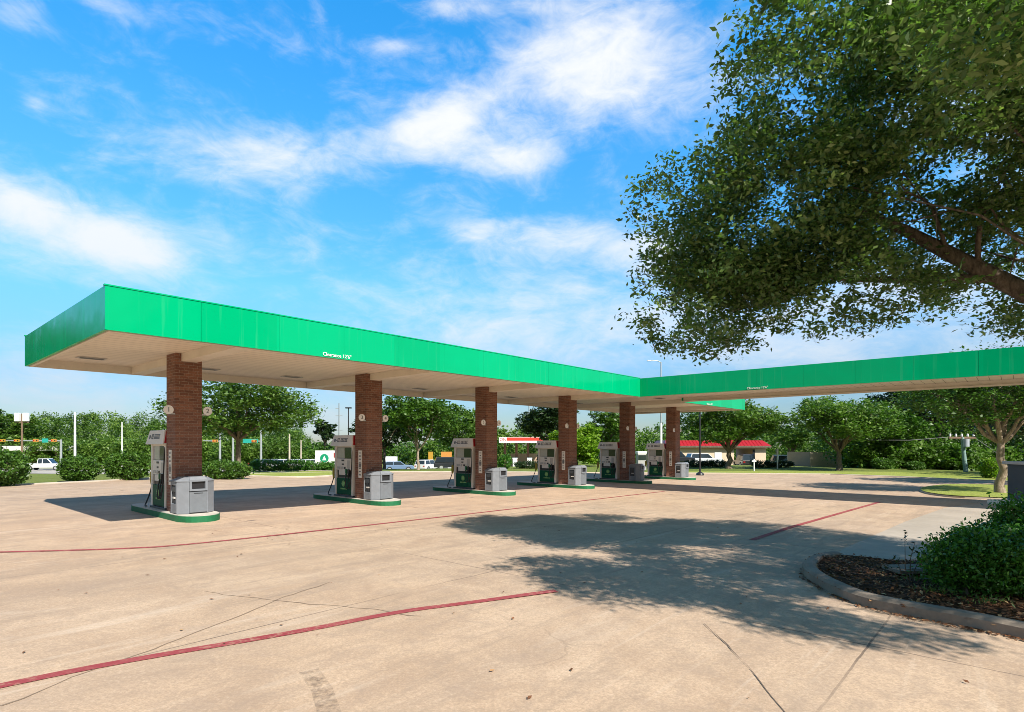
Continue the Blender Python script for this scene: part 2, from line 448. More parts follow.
# ------------------------------------------------------------------ leaves and trees
def leaf_arrays(centers, L, W, rg, flat=0.55, droop=0.0, up=0.6):
    """one rhombic leaf per centre; L, W scalars or arrays"""
    n = len(centers)
    a = rg.normal(size=(n, 3)); a[:, 2] = a[:, 2] * (1 - flat) - droop
    a /= np.linalg.norm(a, axis=1)[:, None] + 1e-9
    nn = rg.normal(size=(n, 3)); nn[:, 2] = np.abs(nn[:, 2]) + up
    b = np.cross(nn, a); b /= np.linalg.norm(b, axis=1)[:, None] + 1e-9
    c3 = np.cross(a, b)
    s = rg.uniform(0.5, 1.4, size=(n, 1))
    Lh = s * L * 0.5; Wh = s * W * 0.5
    v = np.empty((n, 4, 3))
    v[:, 0] = centers - a * Lh
    v[:, 1] = centers + b * Wh - a * Lh * 0.1 + c3 * Wh * 0.25
    v[:, 2] = centers + a * Lh
    v[:, 3] = centers - b * Wh - a * Lh * 0.1 + c3 * Wh * 0.25
    return v

def quads_mesh(name, v, mats, tint):
    n = len(v)
    me = bpy.data.meshes.new(name)
    me.vertices.add(n * 4); me.vertices.foreach_set('co', v.reshape(-1).astype(np.float32))
    me.loops.add(n * 4); me.loops.foreach_set('vertex_index', np.arange(n * 4, dtype=np.int32))
    me.polygons.add(n)
    me.polygons.foreach_set('loop_start', np.arange(0, n * 4, 4, dtype=np.int32))
    me.polygons.foreach_set('loop_total', np.full(n, 4, dtype=np.int32))
    me.materials.append(mats)
    at = me.attributes.new('tint', 'FLOAT', 'FACE')
    at.data.foreach_set('value', tint.astype(np.float32))
    me.update(calc_edges=True)
    me.validate()
    return me

def clusters(lobes, n, rg, shell=2.0, gap=0.0, gscale=0.8):
    vol = np.array([l[3] * l[4] * l[5] for l in lobes]) ** 0.75
    pick = rg.choice(len(lobes), size=n * 2, p=vol / vol.sum())
    out = []; who = []
    for k in pick:
        l = lobes[k]
        d = rg.normal(size=3); d /= np.linalg.norm(d)
        r = rg.uniform() ** (1 / (3.0 * shell))
        p = np.array(l[:3]) + d * r * np.array(l[3:6])
        if gap > 0:
            q = mnoise.noise(Vector(p * gscale))
            if q < -0.5 + gap: continue
        out.append(p); who.append(k)
        if len(out) >= n: break
    return np.array(out), np.array(who)

def crown_mesh(name, cl, rad, per, L, W, m, rg, flatten=0.55, flat=0.55, up=0.6, droop=0.0):
    n = len(cl) * per
    base = np.repeat(cl, per, axis=0)
    off = np.clip(rg.normal(size=(n, 3)) * 0.5, -0.95, 0.95)
    off[:, 2] *= flatten
    rr = np.repeat(rg.uniform(0.6, 1.35, size=len(cl)), per)[:, None]
    c = base + off * rad * rr
    v = leaf_arrays(c, L, W, rg, flat, droop, up)
    t = np.repeat(rg.beta(2, 3, size=len(cl)), per) * 0.55 + rg.uniform(0, 1, n) ** 1.6 * 0.5
    return quads_mesh(name, v, m, np.clip(t, 0, 1))

def bend(a, b, k, rg, sag=0.0, wob=0.08):
    a = Vector(a); b = Vector(b); d = (b - a).length
    pts = []
    for i in range(k + 1):
        t = i / k
        p = a.lerp(b, t)
        p.z += sag * d * math.sin(math.pi * t)
        if 0 < i < k:
            p += Vector(rg.normal(size=3)) * wob * d / k
        pts.append(p)
    return pts

def limb_tree(mb, base, fork, lobes, cl, who, r0, rg, twigs=0.4, trunk_pts=None, tw=0.012, limb=(0.38, 0.55), low=-99.0):
    base = Vector(base); fork = Vector(fork)
    tp = trunk_pts or bend(base, fork, 4, rg, 0, 0.12)
    k = len(tp)
    rad = [r0 * (1.35 if i == 0 else 1.0 - 0.3 * i / (k - 1)) for i in range(k)]
    mb.tube(tp, rad, 12)
    for li, l in enumerate(lobes):
        c = Vector(l[:3])
        if c.z < low: continue
        st = fork + Vector((0, 0, -0.1 * rg.uniform(0, 1)))
        if c.z < fork.z: st = Vector(tp[-2]).lerp(fork, 0.6)
        lp = bend(st, c, 5, rg, 0.08, 0.18)
        rl = r0 * rg.uniform(*limb)
        mb.tube(lp, [rl * (1 - 0.8 * i / 5) for i in range(6)], 7)
        idx = np.where(who == li)[0]
        for ci in idx:
            if rg.uniform() > twigs: continue
            t = int(rg.integers(2, 6))
            s = lp[t]
            rt = max(tw, rl * 0.16)
            mb.tube(bend(s, cl[ci], 3, rg, 0.05, 0.25), [rt, rt * 0.7, rt * 0.45, rt * 0.25], 4, cap=False)

def auto_lobes(cx, cy, cz, rx, ry, rz, n, rg):
    out = [(cx, cy, cz, rx * 0.7, ry * 0.7, rz * 0.75)]
    for i in range(n):
        w = 2 * math.pi * (i + rg.uniform(-0.3, 0.3)) / n
        e = rg.uniform(-0.55, 0.75)
        k = math.sqrt(max(0.05, 1 - e * e))
        s = rg.uniform(0.36, 0.52)
        out.append((cx + math.cos(w) * rx * k * (1 - s * 0.75), cy + math.sin(w) * ry * k * (1 - s * 0.75),
                    cz + e * rz * (1 - s * 0.5), rx * s, ry * s, rz * s))
    return out

def tree(name, loc, label, group, crown, fork_z, r0, ncl, per, leaf, m, bark, seed, nl=9, gap=0.12, crad=None, lean=(0, 0)):
    """crown = (cx, cy, cz, rx, ry, rz) relative to the trunk's foot"""
    rg = np.random.default_rng(seed)
    root = empty(name, loc, 0, label, 'tree', group)
    lobes = auto_lobes(*crown, nl, rg)
    cl, who = clusters(lobes, ncl, rg, 1.6, gap, 1.6 / max(crown[3], 1))
    rad = crad or crown[3] * 0.16
    cm = crown_mesh('crown', cl, rad, per, leaf[0], leaf[1], m, rg)
    mb = MB()
    limb_tree(mb, (0, 0, -0.15), (lean[0], lean[1], fork_z), lobes, cl, who, r0, rg, 0.12)
    mb.build('trunk', bark, root)
    link_mesh('crown', cm, root)
    return root

def bush(name, loc, label, cat, group, boxes, ncl, per, leaf, m, seed, rz=0.0, crad=0.13, stems=True):
    """boxes: (cx, cy, cz, rx, ry, rz) rounded masses, relative to loc"""
    rg = np.random.default_rng(seed)
    root = empty(name, loc, rz, label, cat, group)
    vol = np.array([b[3] * b[4] * b[5] for b in boxes]) ** 0.8
    pick = rg.choice(len(boxes), size=ncl, p=vol / vol.sum())
    cl = []
    for k in pick:
        b = boxes[k]
        d = rg.normal(size=3); d = np.sign(d) * np.abs(d) ** 0.8; d /= np.linalg.norm(d)
        r = rg.uniform() ** 0.16
        p = np.array(b[:3]) + d * r * np.array(b[3:6]) * (1 + 0.16 * mnoise.noise(Vector((d[0]*2+seed, d[1]*2, d[2]*2))))
        p[2] = max(p[2], 0.06)
        cl.append(p)
    cl = np.array(cl)
    link_mesh('foliage', crown_mesh('foliage', cl, crad, per, leaf[0], leaf[1], m, rg, 0.9, 0.1, 0.25, -0.25), root)
    if stems:
        mb = MB()
        for b in boxes:
            for _ in range(5):
                t = Vector((b[0] + rg.normal() * b[3] * 0.4, b[1] + rg.normal() * b[4] * 0.4, b[2] + b[5] * 0.6))
                mb.tube(bend((b[0] + rg.normal() * 0.1, b[1] + rg.normal() * 0.1, -0.05), t, 3, rg, 0, 0.2), [0.022, 0.016, 0.011, 0.005], 5, cap=False)
        mb.build('stem', M['bark'], root)
    return root

# ------------------------------------------------------------------ ground, lot, roads
def in_poly(x, y, poly):
    c = False; j = len(poly) - 1
    for i in range(len(poly)):
        xi, yi = poly[i][0], poly[i][1]; xj, yj = poly[j][0], poly[j][1]
        if (yi > y) != (yj > y) and x < (xj - xi) * (y - yi) / (yj - yi) + xi: c = not c
        j = i
    return c

def sheet(name, poly, m, lift, cell=3.0):
    """flat polygon cut on a grid and draped on the terrain"""
    bm = bmesh.new()
    vs = [bm.verts.new((p[0], p[1], 0)) for p in poly]
    f = bm.faces.new(vs)
    bmesh.ops.triangulate(bm, faces=[f])
    xs = [p[0] for p in poly]; ys = [p[1] for p in poly]
    for ax, lo, hi in ((0, min(xs), max(xs)), (1, min(ys), max(ys))):
        k = math.ceil(lo / cell)
        while k * cell < hi:
            co = [0, 0, 0]; no = [0, 0, 0]; co[ax] = k * cell; no[ax] = 1
            bmesh.ops.bisect_plane(bm, geom=bm.verts[:] + bm.edges[:] + bm.faces[:], plane_co=co, plane_no=no)
            k += 1
    for v in bm.verts: v.co.z = H(v.co.x, v.co.y) + lift
    bmesh.ops.recalc_face_normals(bm, faces=bm.faces[:])
    if sum(f.normal.z for f in bm.faces) < 0: bmesh.ops.reverse_faces(bm, faces=bm.faces[:])
    me = bpy.data.meshes.new(name); bm.to_mesh(me); bm.free()
    me.materials.append(m)
    return tag(link_mesh(name, me), kind='structure')

back = [(-140, 494), (-40, 488), (35, 484.5), (100, 481.5), (150, 478.5), (203, 476), (275, 473.8), (345, 472.5), (430, 472), (520, 472.3),
        (620, 473), (700, 473.5), (770, 474), (830, 474.5), (900, 477), (960, 479.8), (1030, 482.5), (1100, 485), (1250, 490)]
BACK = [G(a, b) for a, b in back]
LOT = [(p.x, p.y) for p in BACK] + [(62, 26), (62, -12), (-60, -12), (-60, 22)]
sheet('lot_pavement', LOT, M['concrete'], 0.0)

# terrain: rings round the lot, sunk under the paving
bm = bmesh.new()
rings = [0, 4, 8, 12, 16, 20, 24, 27, 30, 33, 36, 39, 42, 46, 50, 55, 60, 66, 72, 80, 90, 105, 125, 150, 200, 300, 500, 900]
NS = 144
prev = None
def gh(x, y):
    z = H(x, y)
    ins = in_poly(x, y, LOT)
    return z - (0.30 if ins else 0.02)
for r in rings:
    if r == 0:
        row = [bm.verts.new((1.2, 24, gh(1.2, 24)))]
    else:
        row = []
        for k in range(NS):
            w = 2 * math.pi * k / NS
            x, y = 1.2 + r * math.cos(w), 24 + r * math.sin(w)
            row.append(bm.verts.new((x, y, gh(x, y))))
    if prev:
        for k in range(NS):
            k2 = (k + 1) % NS
            if len(prev) == 1: bm.faces.new((prev[0], row[k], row[k2]))
            else: bm.faces.new((prev[k], row[k], row[k2], prev[k2]))
    prev = row
for f in bm.faces: f.smooth = True
me = bpy.data.meshes.new('ground'); bm.to_mesh(me); bm.free(); me.materials.append(M['grass'])
tag(link_mesh('ground', me), kind='structure')

def ribbon(name, pts, width, m, lift, kind='structure', step=0.6, wob=0.0):
    """draped strip along a ground polyline"""
    fine = []
    for a, b in zip(pts[:-1], pts[1:]):
        n = max(1, int((Vector(b) - Vector(a)).length / step))
        for i in range(n): fine.append(Vector(a).lerp(Vector(b), i / n))
    fine.append(Vector(pts[-1]))
    mb = MB(); vs = []
    for i, p in enumerate(fine):
        t = fine[min(i+1, len(fine)-1)] - fine[max(i-1, 0)]
        nrm = Vector((-t.y, t.x, 0)).normalized()
        if wob: p = p + nrm * wob * (mnoise.noise(Vector((p.x * 1.3, p.y * 1.3, 1))) + 0.5 * mnoise.noise(Vector((p.x * 6, p.y * 6, 2))))
        nrm = nrm * width / 2 * (1 if not wob else max(0.15, 0.8 + 1.3 * mnoise.noise(Vector((p.x * 2.2, p.y * 2.2, 5)))))
        for q in (p - nrm, p + nrm): vs.append((q.x, q.y, H(q.x, q.y) + lift))
    mb._add(vs, [(2*i, 2*i+2, 2*i+3, 2*i+1) for i in range(len(fine)-1)])
    return tag(mb.build(name, m), kind=kind)

def kerb_strip(name, pts, w, h, m, closed=False):
    """raised kerb with rounded top edge along a ground polyline; pts = (x, y); body lies to the left"""
    pts = [Vector((p[0], p[1], 0)) for p in pts]
    n = len(pts); mb = MB(); prof = [(0.0, -0.2), (0.0, h * 0.75), (0.03, h * 0.95), (0.06, h), (w - 0.04, h), (w, h - 0.02), (w, -0.2)]
    vs = []
    for i, p in enumerate(pts):
        a = pts[(i-1) % n] if closed or i else p; b = pts[(i+1) % n] if closed or i < n-1 else p
        t = (b - a).normalized(); nr = Vector((-t.y, t.x, 0))
        for o, z in prof:
            q = p + nr * o
            vs.append((q.x, q.y, H(p.x, p.y) + z))
    k = len(prof)
    fs = []
    for i in range(n if closed else n - 1):
        j = (i + 1) % n
        for c in range(k - 1): fs.append((i*k+c, j*k+c, j*k+c+1, i*k+c+1))
    mb._add(vs, fs)
    o = mb.build(name, m)
    return tag(o, kind='structure')

def resample(pts, step):
    out = []
    for a, b in zip(pts[:-1], pts[1:]):
        a = Vector(a); b = Vector(b)
        k = max(1, int((b - a).length / step))
        out += [a.lerp(b, i / k) for i in range(k)]
    return out + [Vector(pts[-1])]

def chaikin(pts, it=2, closed=False):
    pts = [Vector(p) for p in pts]
    for _ in range(it):
        o = []
        n = len(pts)
        for i in range(n if closed else n - 1):
            a, b = pts[i], pts[(i+1) % n]
            o += [a.lerp(b, 0.25), a.lerp(b, 0.75)]
        if not closed: o = [pts[0]] + o + [pts[-1]]
        pts = o
    return pts

kerb_strip('lot_kerb', resample([(p.x, p.y, 0) for p in reversed(BACK)], 1.5)[::-1], 0.18, 0.06, M['palekerb'])

# fire lane stripes
ribbon('road_marking', chaikin([G(-160, 722), G(0, 686), G(120, 662), G(300, 632), G(400, 611.5), G(470, 603), G(556, 591)], 3), 0.115, M['stripe'], 0.006)
ribbon('road_marking', chaikin([G(-200, 556), G(0, 552.5), G(140, 548.5), G(200, 543.5), G(300, 533), G(500, 510.5), G(650, 493), G(664, 491.5)], 1), 0.115, M['stripe'], 0.006)
ribbon('road_marking', [G(752, 540), G(792, 527), G(880, 502)], 0.125, M['stripe'], 0.006)
ribbon('pavement_line', [G(704, 624), G(722, 640), G(748, 668), G(790, 716), G(830, 760)], 0.009, mat('joint_filler', (0.13, 0.095, 0.07), 0.9), 0.004, step=0.12, wob=0.03)
ribbon('pavement_line', [G(0, 706), G(40, 691), G(90, 672), G(125, 660), G(190, 635), G(262, 606), G(330, 582)], 0.018, mat('crack_dirt', (0.24, 0.17, 0.115), 0.9), 0.003, step=0.12, wob=0.07)
ribbon('pavement_line', [G(205, 591), G(262, 600), G(300, 603), G(375, 610), G(420, 617)], 0.014, bpy.data.materials['crack_dirt'], 0.003, step=0.12, wob=0.07)
ribbon('pavement_line', [G(845, 553), G(862, 545), G(890, 532), G(908, 522)], 0.05, bpy.data.materials['crack_dirt'], 0.004)
# rubber mark left by a tyre
def tyre_mat():
    m, nt, bs = newmat('tyre_mark_rubber')
    co = nd(nt, 'ShaderNodeTexCoord').outputs['Object']
    tr = nd(nt, 'ShaderNodeBsdfTransparent'); mx = nd(nt, 'ShaderNodeMixShader')
    w = nd(nt, 'ShaderNodeTexNoise', ins={'Scale': 14.0, 'Detail': 6.0, 'Roughness': 0.75}); nt.links.new(co, w.inputs['Vector'])
    f = ramp(nt, w.outputs['Fac'], [(0.42, 0.0), (0.7, 0.5)])
    bs.inputs['Base Color'].default_value = (0.16, 0.12, 0.09, 1); bs.inputs['Roughness'].default_value = 0.9
    nt.links.new(f, mx.inputs[0]); nt.links.new(tr.outputs[0], mx.inputs[1]); nt.links.new(bs.outputs[0], mx.inputs[2])
    nt.links.new(mx.outputs[0], nt.nodes['Material Output'].inputs['Surface'])
    return m
M['tyre_mark'] = tyre_mat()
ribbon('road_surface', [G(309, 671), G(322, 690), G(332, 722)], 0.15, M['tyre_mark'], 0.005)

# planting bed in front right
front = [(830, 559), (812, 562.5), (802, 569), (803, 576), (812, 583), (826, 591), (855, 605), (905, 616), (965, 627), (1030, 641), (1120, 662)]
K0 = [G(a, b) for a, b in front]
Kf = chaikin([(p.x, p.y, 0) for p in K0], 2)
inner_back = [G(829, 559), G(870, 562), G(915, 566), G(960, 563), G(1040, 556), G(1150, 548)]
bed_poly = [(p.x, p.y) for p in Kf] + [(p.x, p.y) for p in (Vector((8.5, 4.0, 0)), Vector((11.0, 5.5, 0)))] + [(p.x, p.y) for p in reversed(inner_back[1:])]
sheet('mulch_ground', bed_poly, M['mulch'], 0.09, 0.25)
bed = bpy.data.objects['mulch_ground']
for v in bed.data.vertices:
    v.co.z += 0.035 * mnoise.noise(Vector((v.co.x * 2.2, v.co.y * 2.2, 3))) - 0.01
kerb_strip('planter_kerb', [(p.x, p.y) for p in Kf], 0.17, 0.14, M['kerb'])
# paved walk behind the bed
walk = [G(829, 558.6), G(846, 548), G(905, 522), G(945, 508), G(1000, 501), (22, 22, 0), (22, 9, 0), G(1150, 549), G(1040, 557), G(960, 564), G(915, 567), G(870, 563)]
sheet('sidewalk', [(Vector(p).x, Vector(p).y) for p in walk], M['slab'], 0.008, 1.5)

# grass nose at right with kerb
nose = [(1090, 491.5), (1000, 486.5), (960, 485.4), (935, 486.5), (918, 490.0), (925, 494), (950, 497.6), (990, 499.5), (1040, 501), (1100, 503)]
NP = chaikin([(G(a, b).x, G(a, b).y, 0) for a, b in nose], 2)
sheet('lawn', [(p.x, p.y) for p in NP], M['lawn'], 0.09, 1.0)
kerb_strip('lawn_kerb', [(p.x, p.y) for p in NP], 0.13, 0.07, M['palekerb'])
# verge behind the lot and the street in front of it
vg = [(690, 471.6), (760, 471.2), (830, 471.6), (900, 472), (950, 473), (1010, 474), (1100, 476)]
sheet('verge_lawn', [(p.x, p.y) for p in BACK[10:17]] + [(G(a, b).x, G(a, b).y) for a, b in reversed(vg)], M['lawn'], 0.015, 3)
sheet('street', [(-230, 80), (-20, 80), (40, 92), (40, 104), (-20, 98), (-230, 98)], M['road'], 0.02, 6)

# median of grass between the hedges and the second drive
md = [(232, 475.2), (250, 473.4), (300, 471.6), (340, 471.9), (345, 474.5), (320, 477.2), (290, 477.6), (255, 476.6)]
MD = chaikin([(G(a, b).x, G(a, b).y, 0) for a, b in md], 1)
sheet('median_lawn', [(p.x, p.y) for p in MD], M['lawn'], 0.05, 1.5)
kerb_strip('median_kerb', [(p.x, p.y) for p in MD] + [(MD[0].x, MD[0].y)], 0.15, 0.08, M['palekerb'])

# ------------------------------------------------------------------ canopy
ZB, ZT = 3.80, 4.57
Lm, Dm = 31.5, 7.23           # length and depth of the main roof
W0, W1, WL = 18.98, 23.11, -27.0
COLU = [2.5 + 5.4 * i for i in range(6)]
COLV = 3.55
canopy = empty('fuel_canopy', (Q.x, Q.y, 0), ROT, 'long flat fuel canopy with green fascia on six brick columns', 'canopy')

def fascia(a, b, name='fascia', seam=1.55, capit=True):
    """green band from a to b (u, v), 60 mm thick, on the right hand side seen from outside; seams between panels"""
    a = Vector((a[0], a[1], 0)); b = Vector((b[0], b[1], 0))
    d = (b - a); L = d.length; d.normalize(); inn = Vector((-d.y, d.x, 0))
    mb = MB()
    n = max(1, round(L / seam))
    for i in range(n):
        g0 = 0.0 if i == 0 else 0.002; g1 = 0.0 if i == n - 1 else 0.002
        p0 = a + d * (L * i / n + g0); p1 = a + d * (L * (i + 1) / n - g1)
        j = random.uniform(-0.0015, 0.0015)
        lo = [p0 + inn * j, p1 + inn * j, p1 + inn * 0.05, p0 + inn * 0.05]
        mb.hexa([(q.x, q.y, ZB) for q in lo], [(q.x, q.y, ZT) for q in lo], 0)
    lo = [a + inn * 0.052 + d * 0.05, b + inn * 0.052 - d * 0.05, b + inn * 0.07 - d * 0.05, a + inn * 0.07 + d * 0.05]
    mb.hexa([(q.x, q.y, ZB + 0.02) for q in lo], [(q.x, q.y, ZT - 0.01) for q in lo], 1)
    lo = [a + inn * 0.0705 + d * 0.075, b + inn * 0.0705 - d * 0.075, b + inn * 0.0745 - d * 0.075, a + inn * 0.0745 + d * 0.075]
    mb.hexa([(q.x, q.y, ZB + 0.002) for q in lo], [(q.x, q.y, ZB + 0.2) for q in lo], 2)
    lo = [a - inn * 0.012 - d * 0.012, b - inn * 0.012 + d * 0.012, b + inn * 0.07 + d * 0.012, a + inn * 0.07 - d * 0.012]
    if capit: mb.hexa([(q.x, q.y, ZT + 0.002) for q in lo], [(q.x, q.y, ZT + 0.028) for q in lo], 3)
    return mb.build(name, [M['fascia'], M['dark'], M['cream'], M['fascia']], canopy)

fascia((0, 0), (W0, 0)); fascia((W1, 0), (Lm, 0)); fascia((Lm, 0), (Lm, Dm), capit=False); fascia((Lm, Dm), (0, Dm)); fascia((0, Dm), (0, 0), capit=False)
fascia((W0, -0.0), (W0, WL), capit=False); fascia((W1, WL), (W1, 0), capit=False); fascia((W0, WL), (W1, WL), capit=False)
# soffit, sunk behind a cream lip
mb = MB(); zs = ZB + 0.20
mb.box(0.08, Lm - 0.08, 0.08, Dm - 0.08, zs, zs + 0.04)
mb.box(W0 + 0.08, W1 - 0.08, WL + 0.08, 0.078, zs, zs + 0.04)
mb.build('soffit', M['soffit'], canopy)
mb = MB()
t = 0.14
mb.box(0.075, W0, 0.075, t, ZB - 0.012, ZB + 0.05); mb.box(W1, Lm - 0.075, 0.075, t, ZB - 0.012, ZB + 0.05)
mb.box(0.075, t, t, Dm - 0.075, ZB - 0.012, ZB + 0.05); mb.box(Lm - t, Lm - 0.075, t, Dm - 0.075, ZB - 0.012, ZB + 0.05)
mb.box(t, Lm - t, Dm - t, Dm - 0.075, ZB - 0.012, zs)
mb.box(W0 + 0.075, W0 + t, WL, 0.075, ZB - 0.012, ZB + 0.05); mb.box(W1 - t, W1 - 0.075, WL, 0.075, ZB - 0.012, ZB + 0.05)
mb.box(t, t + 0.03, t, Dm - t, ZB + 0.05, zs); mb.box(t, W0, t, t + 0.03, ZB + 0.05, zs)
mb.build('soffit_trim', M['cream'], canopy)
# roof deck above
mb = MB()
mb.box(0.09, Lm - 0.09, 0.09, Dm - 0.09, ZT - 0.22, ZT - 0.18); mb.box(W0 + 0.09, W1 - 0.09, WL + 0.09, 0.088, ZT - 0.22, ZT - 0.18)
mb.build('roof_deck', M['greylid'], canopy)
for u in COLU:
    mb = MB(); mb.box(u - 0.17, u + 0.17, 0.16, COLV - 0.29, ZB + 0.005, zs - 0.002); mb.box(u - 0.17, u + 0.17, COLV + 0.29, Dm - 0.16, ZB + 0.005, zs - 0.002)
    mb.build('beam', M['cream'], canopy)
for u in COLU:
    for du, v in ((-1.6, 0.9), (1.6, 0.9), (-1.4, 5.8), (1.4, 5.8)):
        uu = u + du
        if uu > Lm - 0.5: continue
        mb = MB()
        mb.box(uu - 0.3, uu + 0.3, v - 0.17, v + 0.17, zs - 0.022, zs - 0.002, 0)
        mb.box(uu - 0.25, uu + 0.25, v - 0.12, v + 0.12, zs - 0.026, zs - 0.0225, 1)
        mb.build('light_fixture', [M['pumpgrey'], M['bindark']], canopy)

def text_mesh(s, size, m, depth=0.004, align='CENTER', name='lettering'):
    cu = bpy.data.curves.new(name, 'FONT'); cu.body = s; cu.size = size; cu.extrude = depth
    cu.align_x = align; cu.align_y = 'CENTER'; cu.resolution_u = 3
    o = bpy.data.objects.new(name, cu); COL.objects.link(o)
    bpy.context.view_layer.update()
    me = bpy.data.meshes.new_from_object(o.evaluated_get(bpy.context.evaluated_depsgraph_get()))
    bpy.data.objects.remove(o); bpy.data.curves.remove(cu)
    me.materials.clear(); me.materials.append(m)
    return me

def mesh_join(parts, name):
    """parts: (mesh, 4x4 matrix, list of materials)"""
    bm = bmesh.new(); mats = []
    for me, mx, ms in parts:
        b2 = bmesh.new(); b2.from_mesh(me); b2.transform(mx)
        off = len(mats)
        for f in b2.faces: f.material_index += off
        mats += list(ms)
        tmp = bpy.data.meshes.new('tmp'); b2.to_mesh(tmp); b2.free(); bm.from_mesh(tmp); bpy.data.meshes.remove(tmp)
    out = bpy.data.meshes.new(name); bm.to_mesh(out); bm.free()
    for m in mats: out.materials.append(m)
    return out

# text that faces -v (front) / faces -u (left); columns are text x, text y, outwards
FRONT = Matrix(((1, 0, 0, 0), (0, 0, -1, 0), (0, 1, 0, 0), (0, 0, 0, 1)))
LEFT = Matrix(((0, 0, -1, 0), (-1, 0, 0, 0), (0, 1, 0, 0), (0, 0, 0, 1)))
clear = text_mesh('Clearance 12\'6"', 0.118, M['white'])
for mx, loc in ((FRONT, (4.56, -0.012, ZB + 0.065)), (FRONT, (26.3, -0.012, ZB + 0.065)), (LEFT, (W0 - 0.012, -4.8, ZB + 0.065))):
    link_mesh('lettering', mesh_join([(clear, Matrix.Translation(loc) @ mx, [M['white']])], 'lettering'), canopy)

# columns, with number flags and a tall notice
num = 1
for i, u in enumerate(COLU):
    zg = H(P(u, COLV).x, P(u, COLV).y)
    c = MB(); c.box(-0.30, 0.30, -0.30, 0.30, zg - 0.05, zs - 0.003)
    col = c.build('column', M['brick'], canopy, (u, COLV, 0))
    for sx in (-1, 1):
        f = MB(); zf = 2.62
        f.tube([(sx * 0.302, -0.27, zf - 0.09), (sx * 0.40, -0.27, zf - 0.09)], 0.02, 6, 1)
        f.cyl((sx * 0.44, -0.27, zf), (0, 1, 0), 0.108, 0.03, 24, 0)
        fm = f.mesh('number_flag', [M['white'], M['steel']])
        tm = text_mesh(str(num), 0.155, M['lettergrey'])
        link_mesh('number_flag', mesh_join([(fm, Matrix.Identity(4), [M['white'], M['steel']]),
                 (tm, Matrix.Translation((sx * 0.44, -0.288, zf)) @ FRONT, [M['lettergrey']])], 'number_flag'), col)
        num += 1
    n = MB(); n.box(-0.318, -0.301, -0.08, 0.10, 0.80 + zg, 1.66 + zg, 0)
    for k, (w, h) in enumerate(((0.05, 0.03), (0.035, 0.05), (0.05, 0.035), (0.04, 0.03), (0.06, 0.13), (0.05, 0.03), (0.05, 0.03), (0.04, 0.04))):
        zc = 1.58 + zg - k * 0.098
        n.box(-0.322, -0.3185, 0.01 - w, 0.01 + w, zc - h / 2, zc + h / 2, 1)
    n.build('notice_board', [M['whitedull'], M['lettergrey']], col)

# ------------------------------------------------------------------ islands, dispensers, bins
ordinal = ['first', 'second', 'third', 'fourth', 'fifth', 'sixth']
where = ['on the outermost island of the canopy', 'on the second island from the outer canopy end', 'on the third island from the outer canopy end',
         'on the fourth island from the outer canopy end', 'on the shaded fifth island, under the roof junction', 'on the last island, beside the black lamp post']

def make_island(label):
    n = 14; hw = 0.47; v0, v1 = 2.75, 5.9
    poly = [(hw * math.cos(math.pi + math.pi * k / n), v0 + 0.6 * math.sin(math.pi + math.pi * k / n)) for k in range(n + 1)]
    poly += [(hw * math.cos(math.pi * k / n), v1 + 0.6 * math.sin(math.pi * k / n)) for k in range(n + 1)]
    sh = lambda k: [(p[0] * k, (p[1] - 4.27) * (1 - (1 - k) * 0.35) + 4.27) for p in poly]
    mb = MB()
    mb.prism(poly, -0.06, 0.135, 0)
    mb.prism(sh(0.975), 0.135, 0.15, 1, 1)
    return mb.build('pump_island', [M['greenk'], M['islandtop']], None)

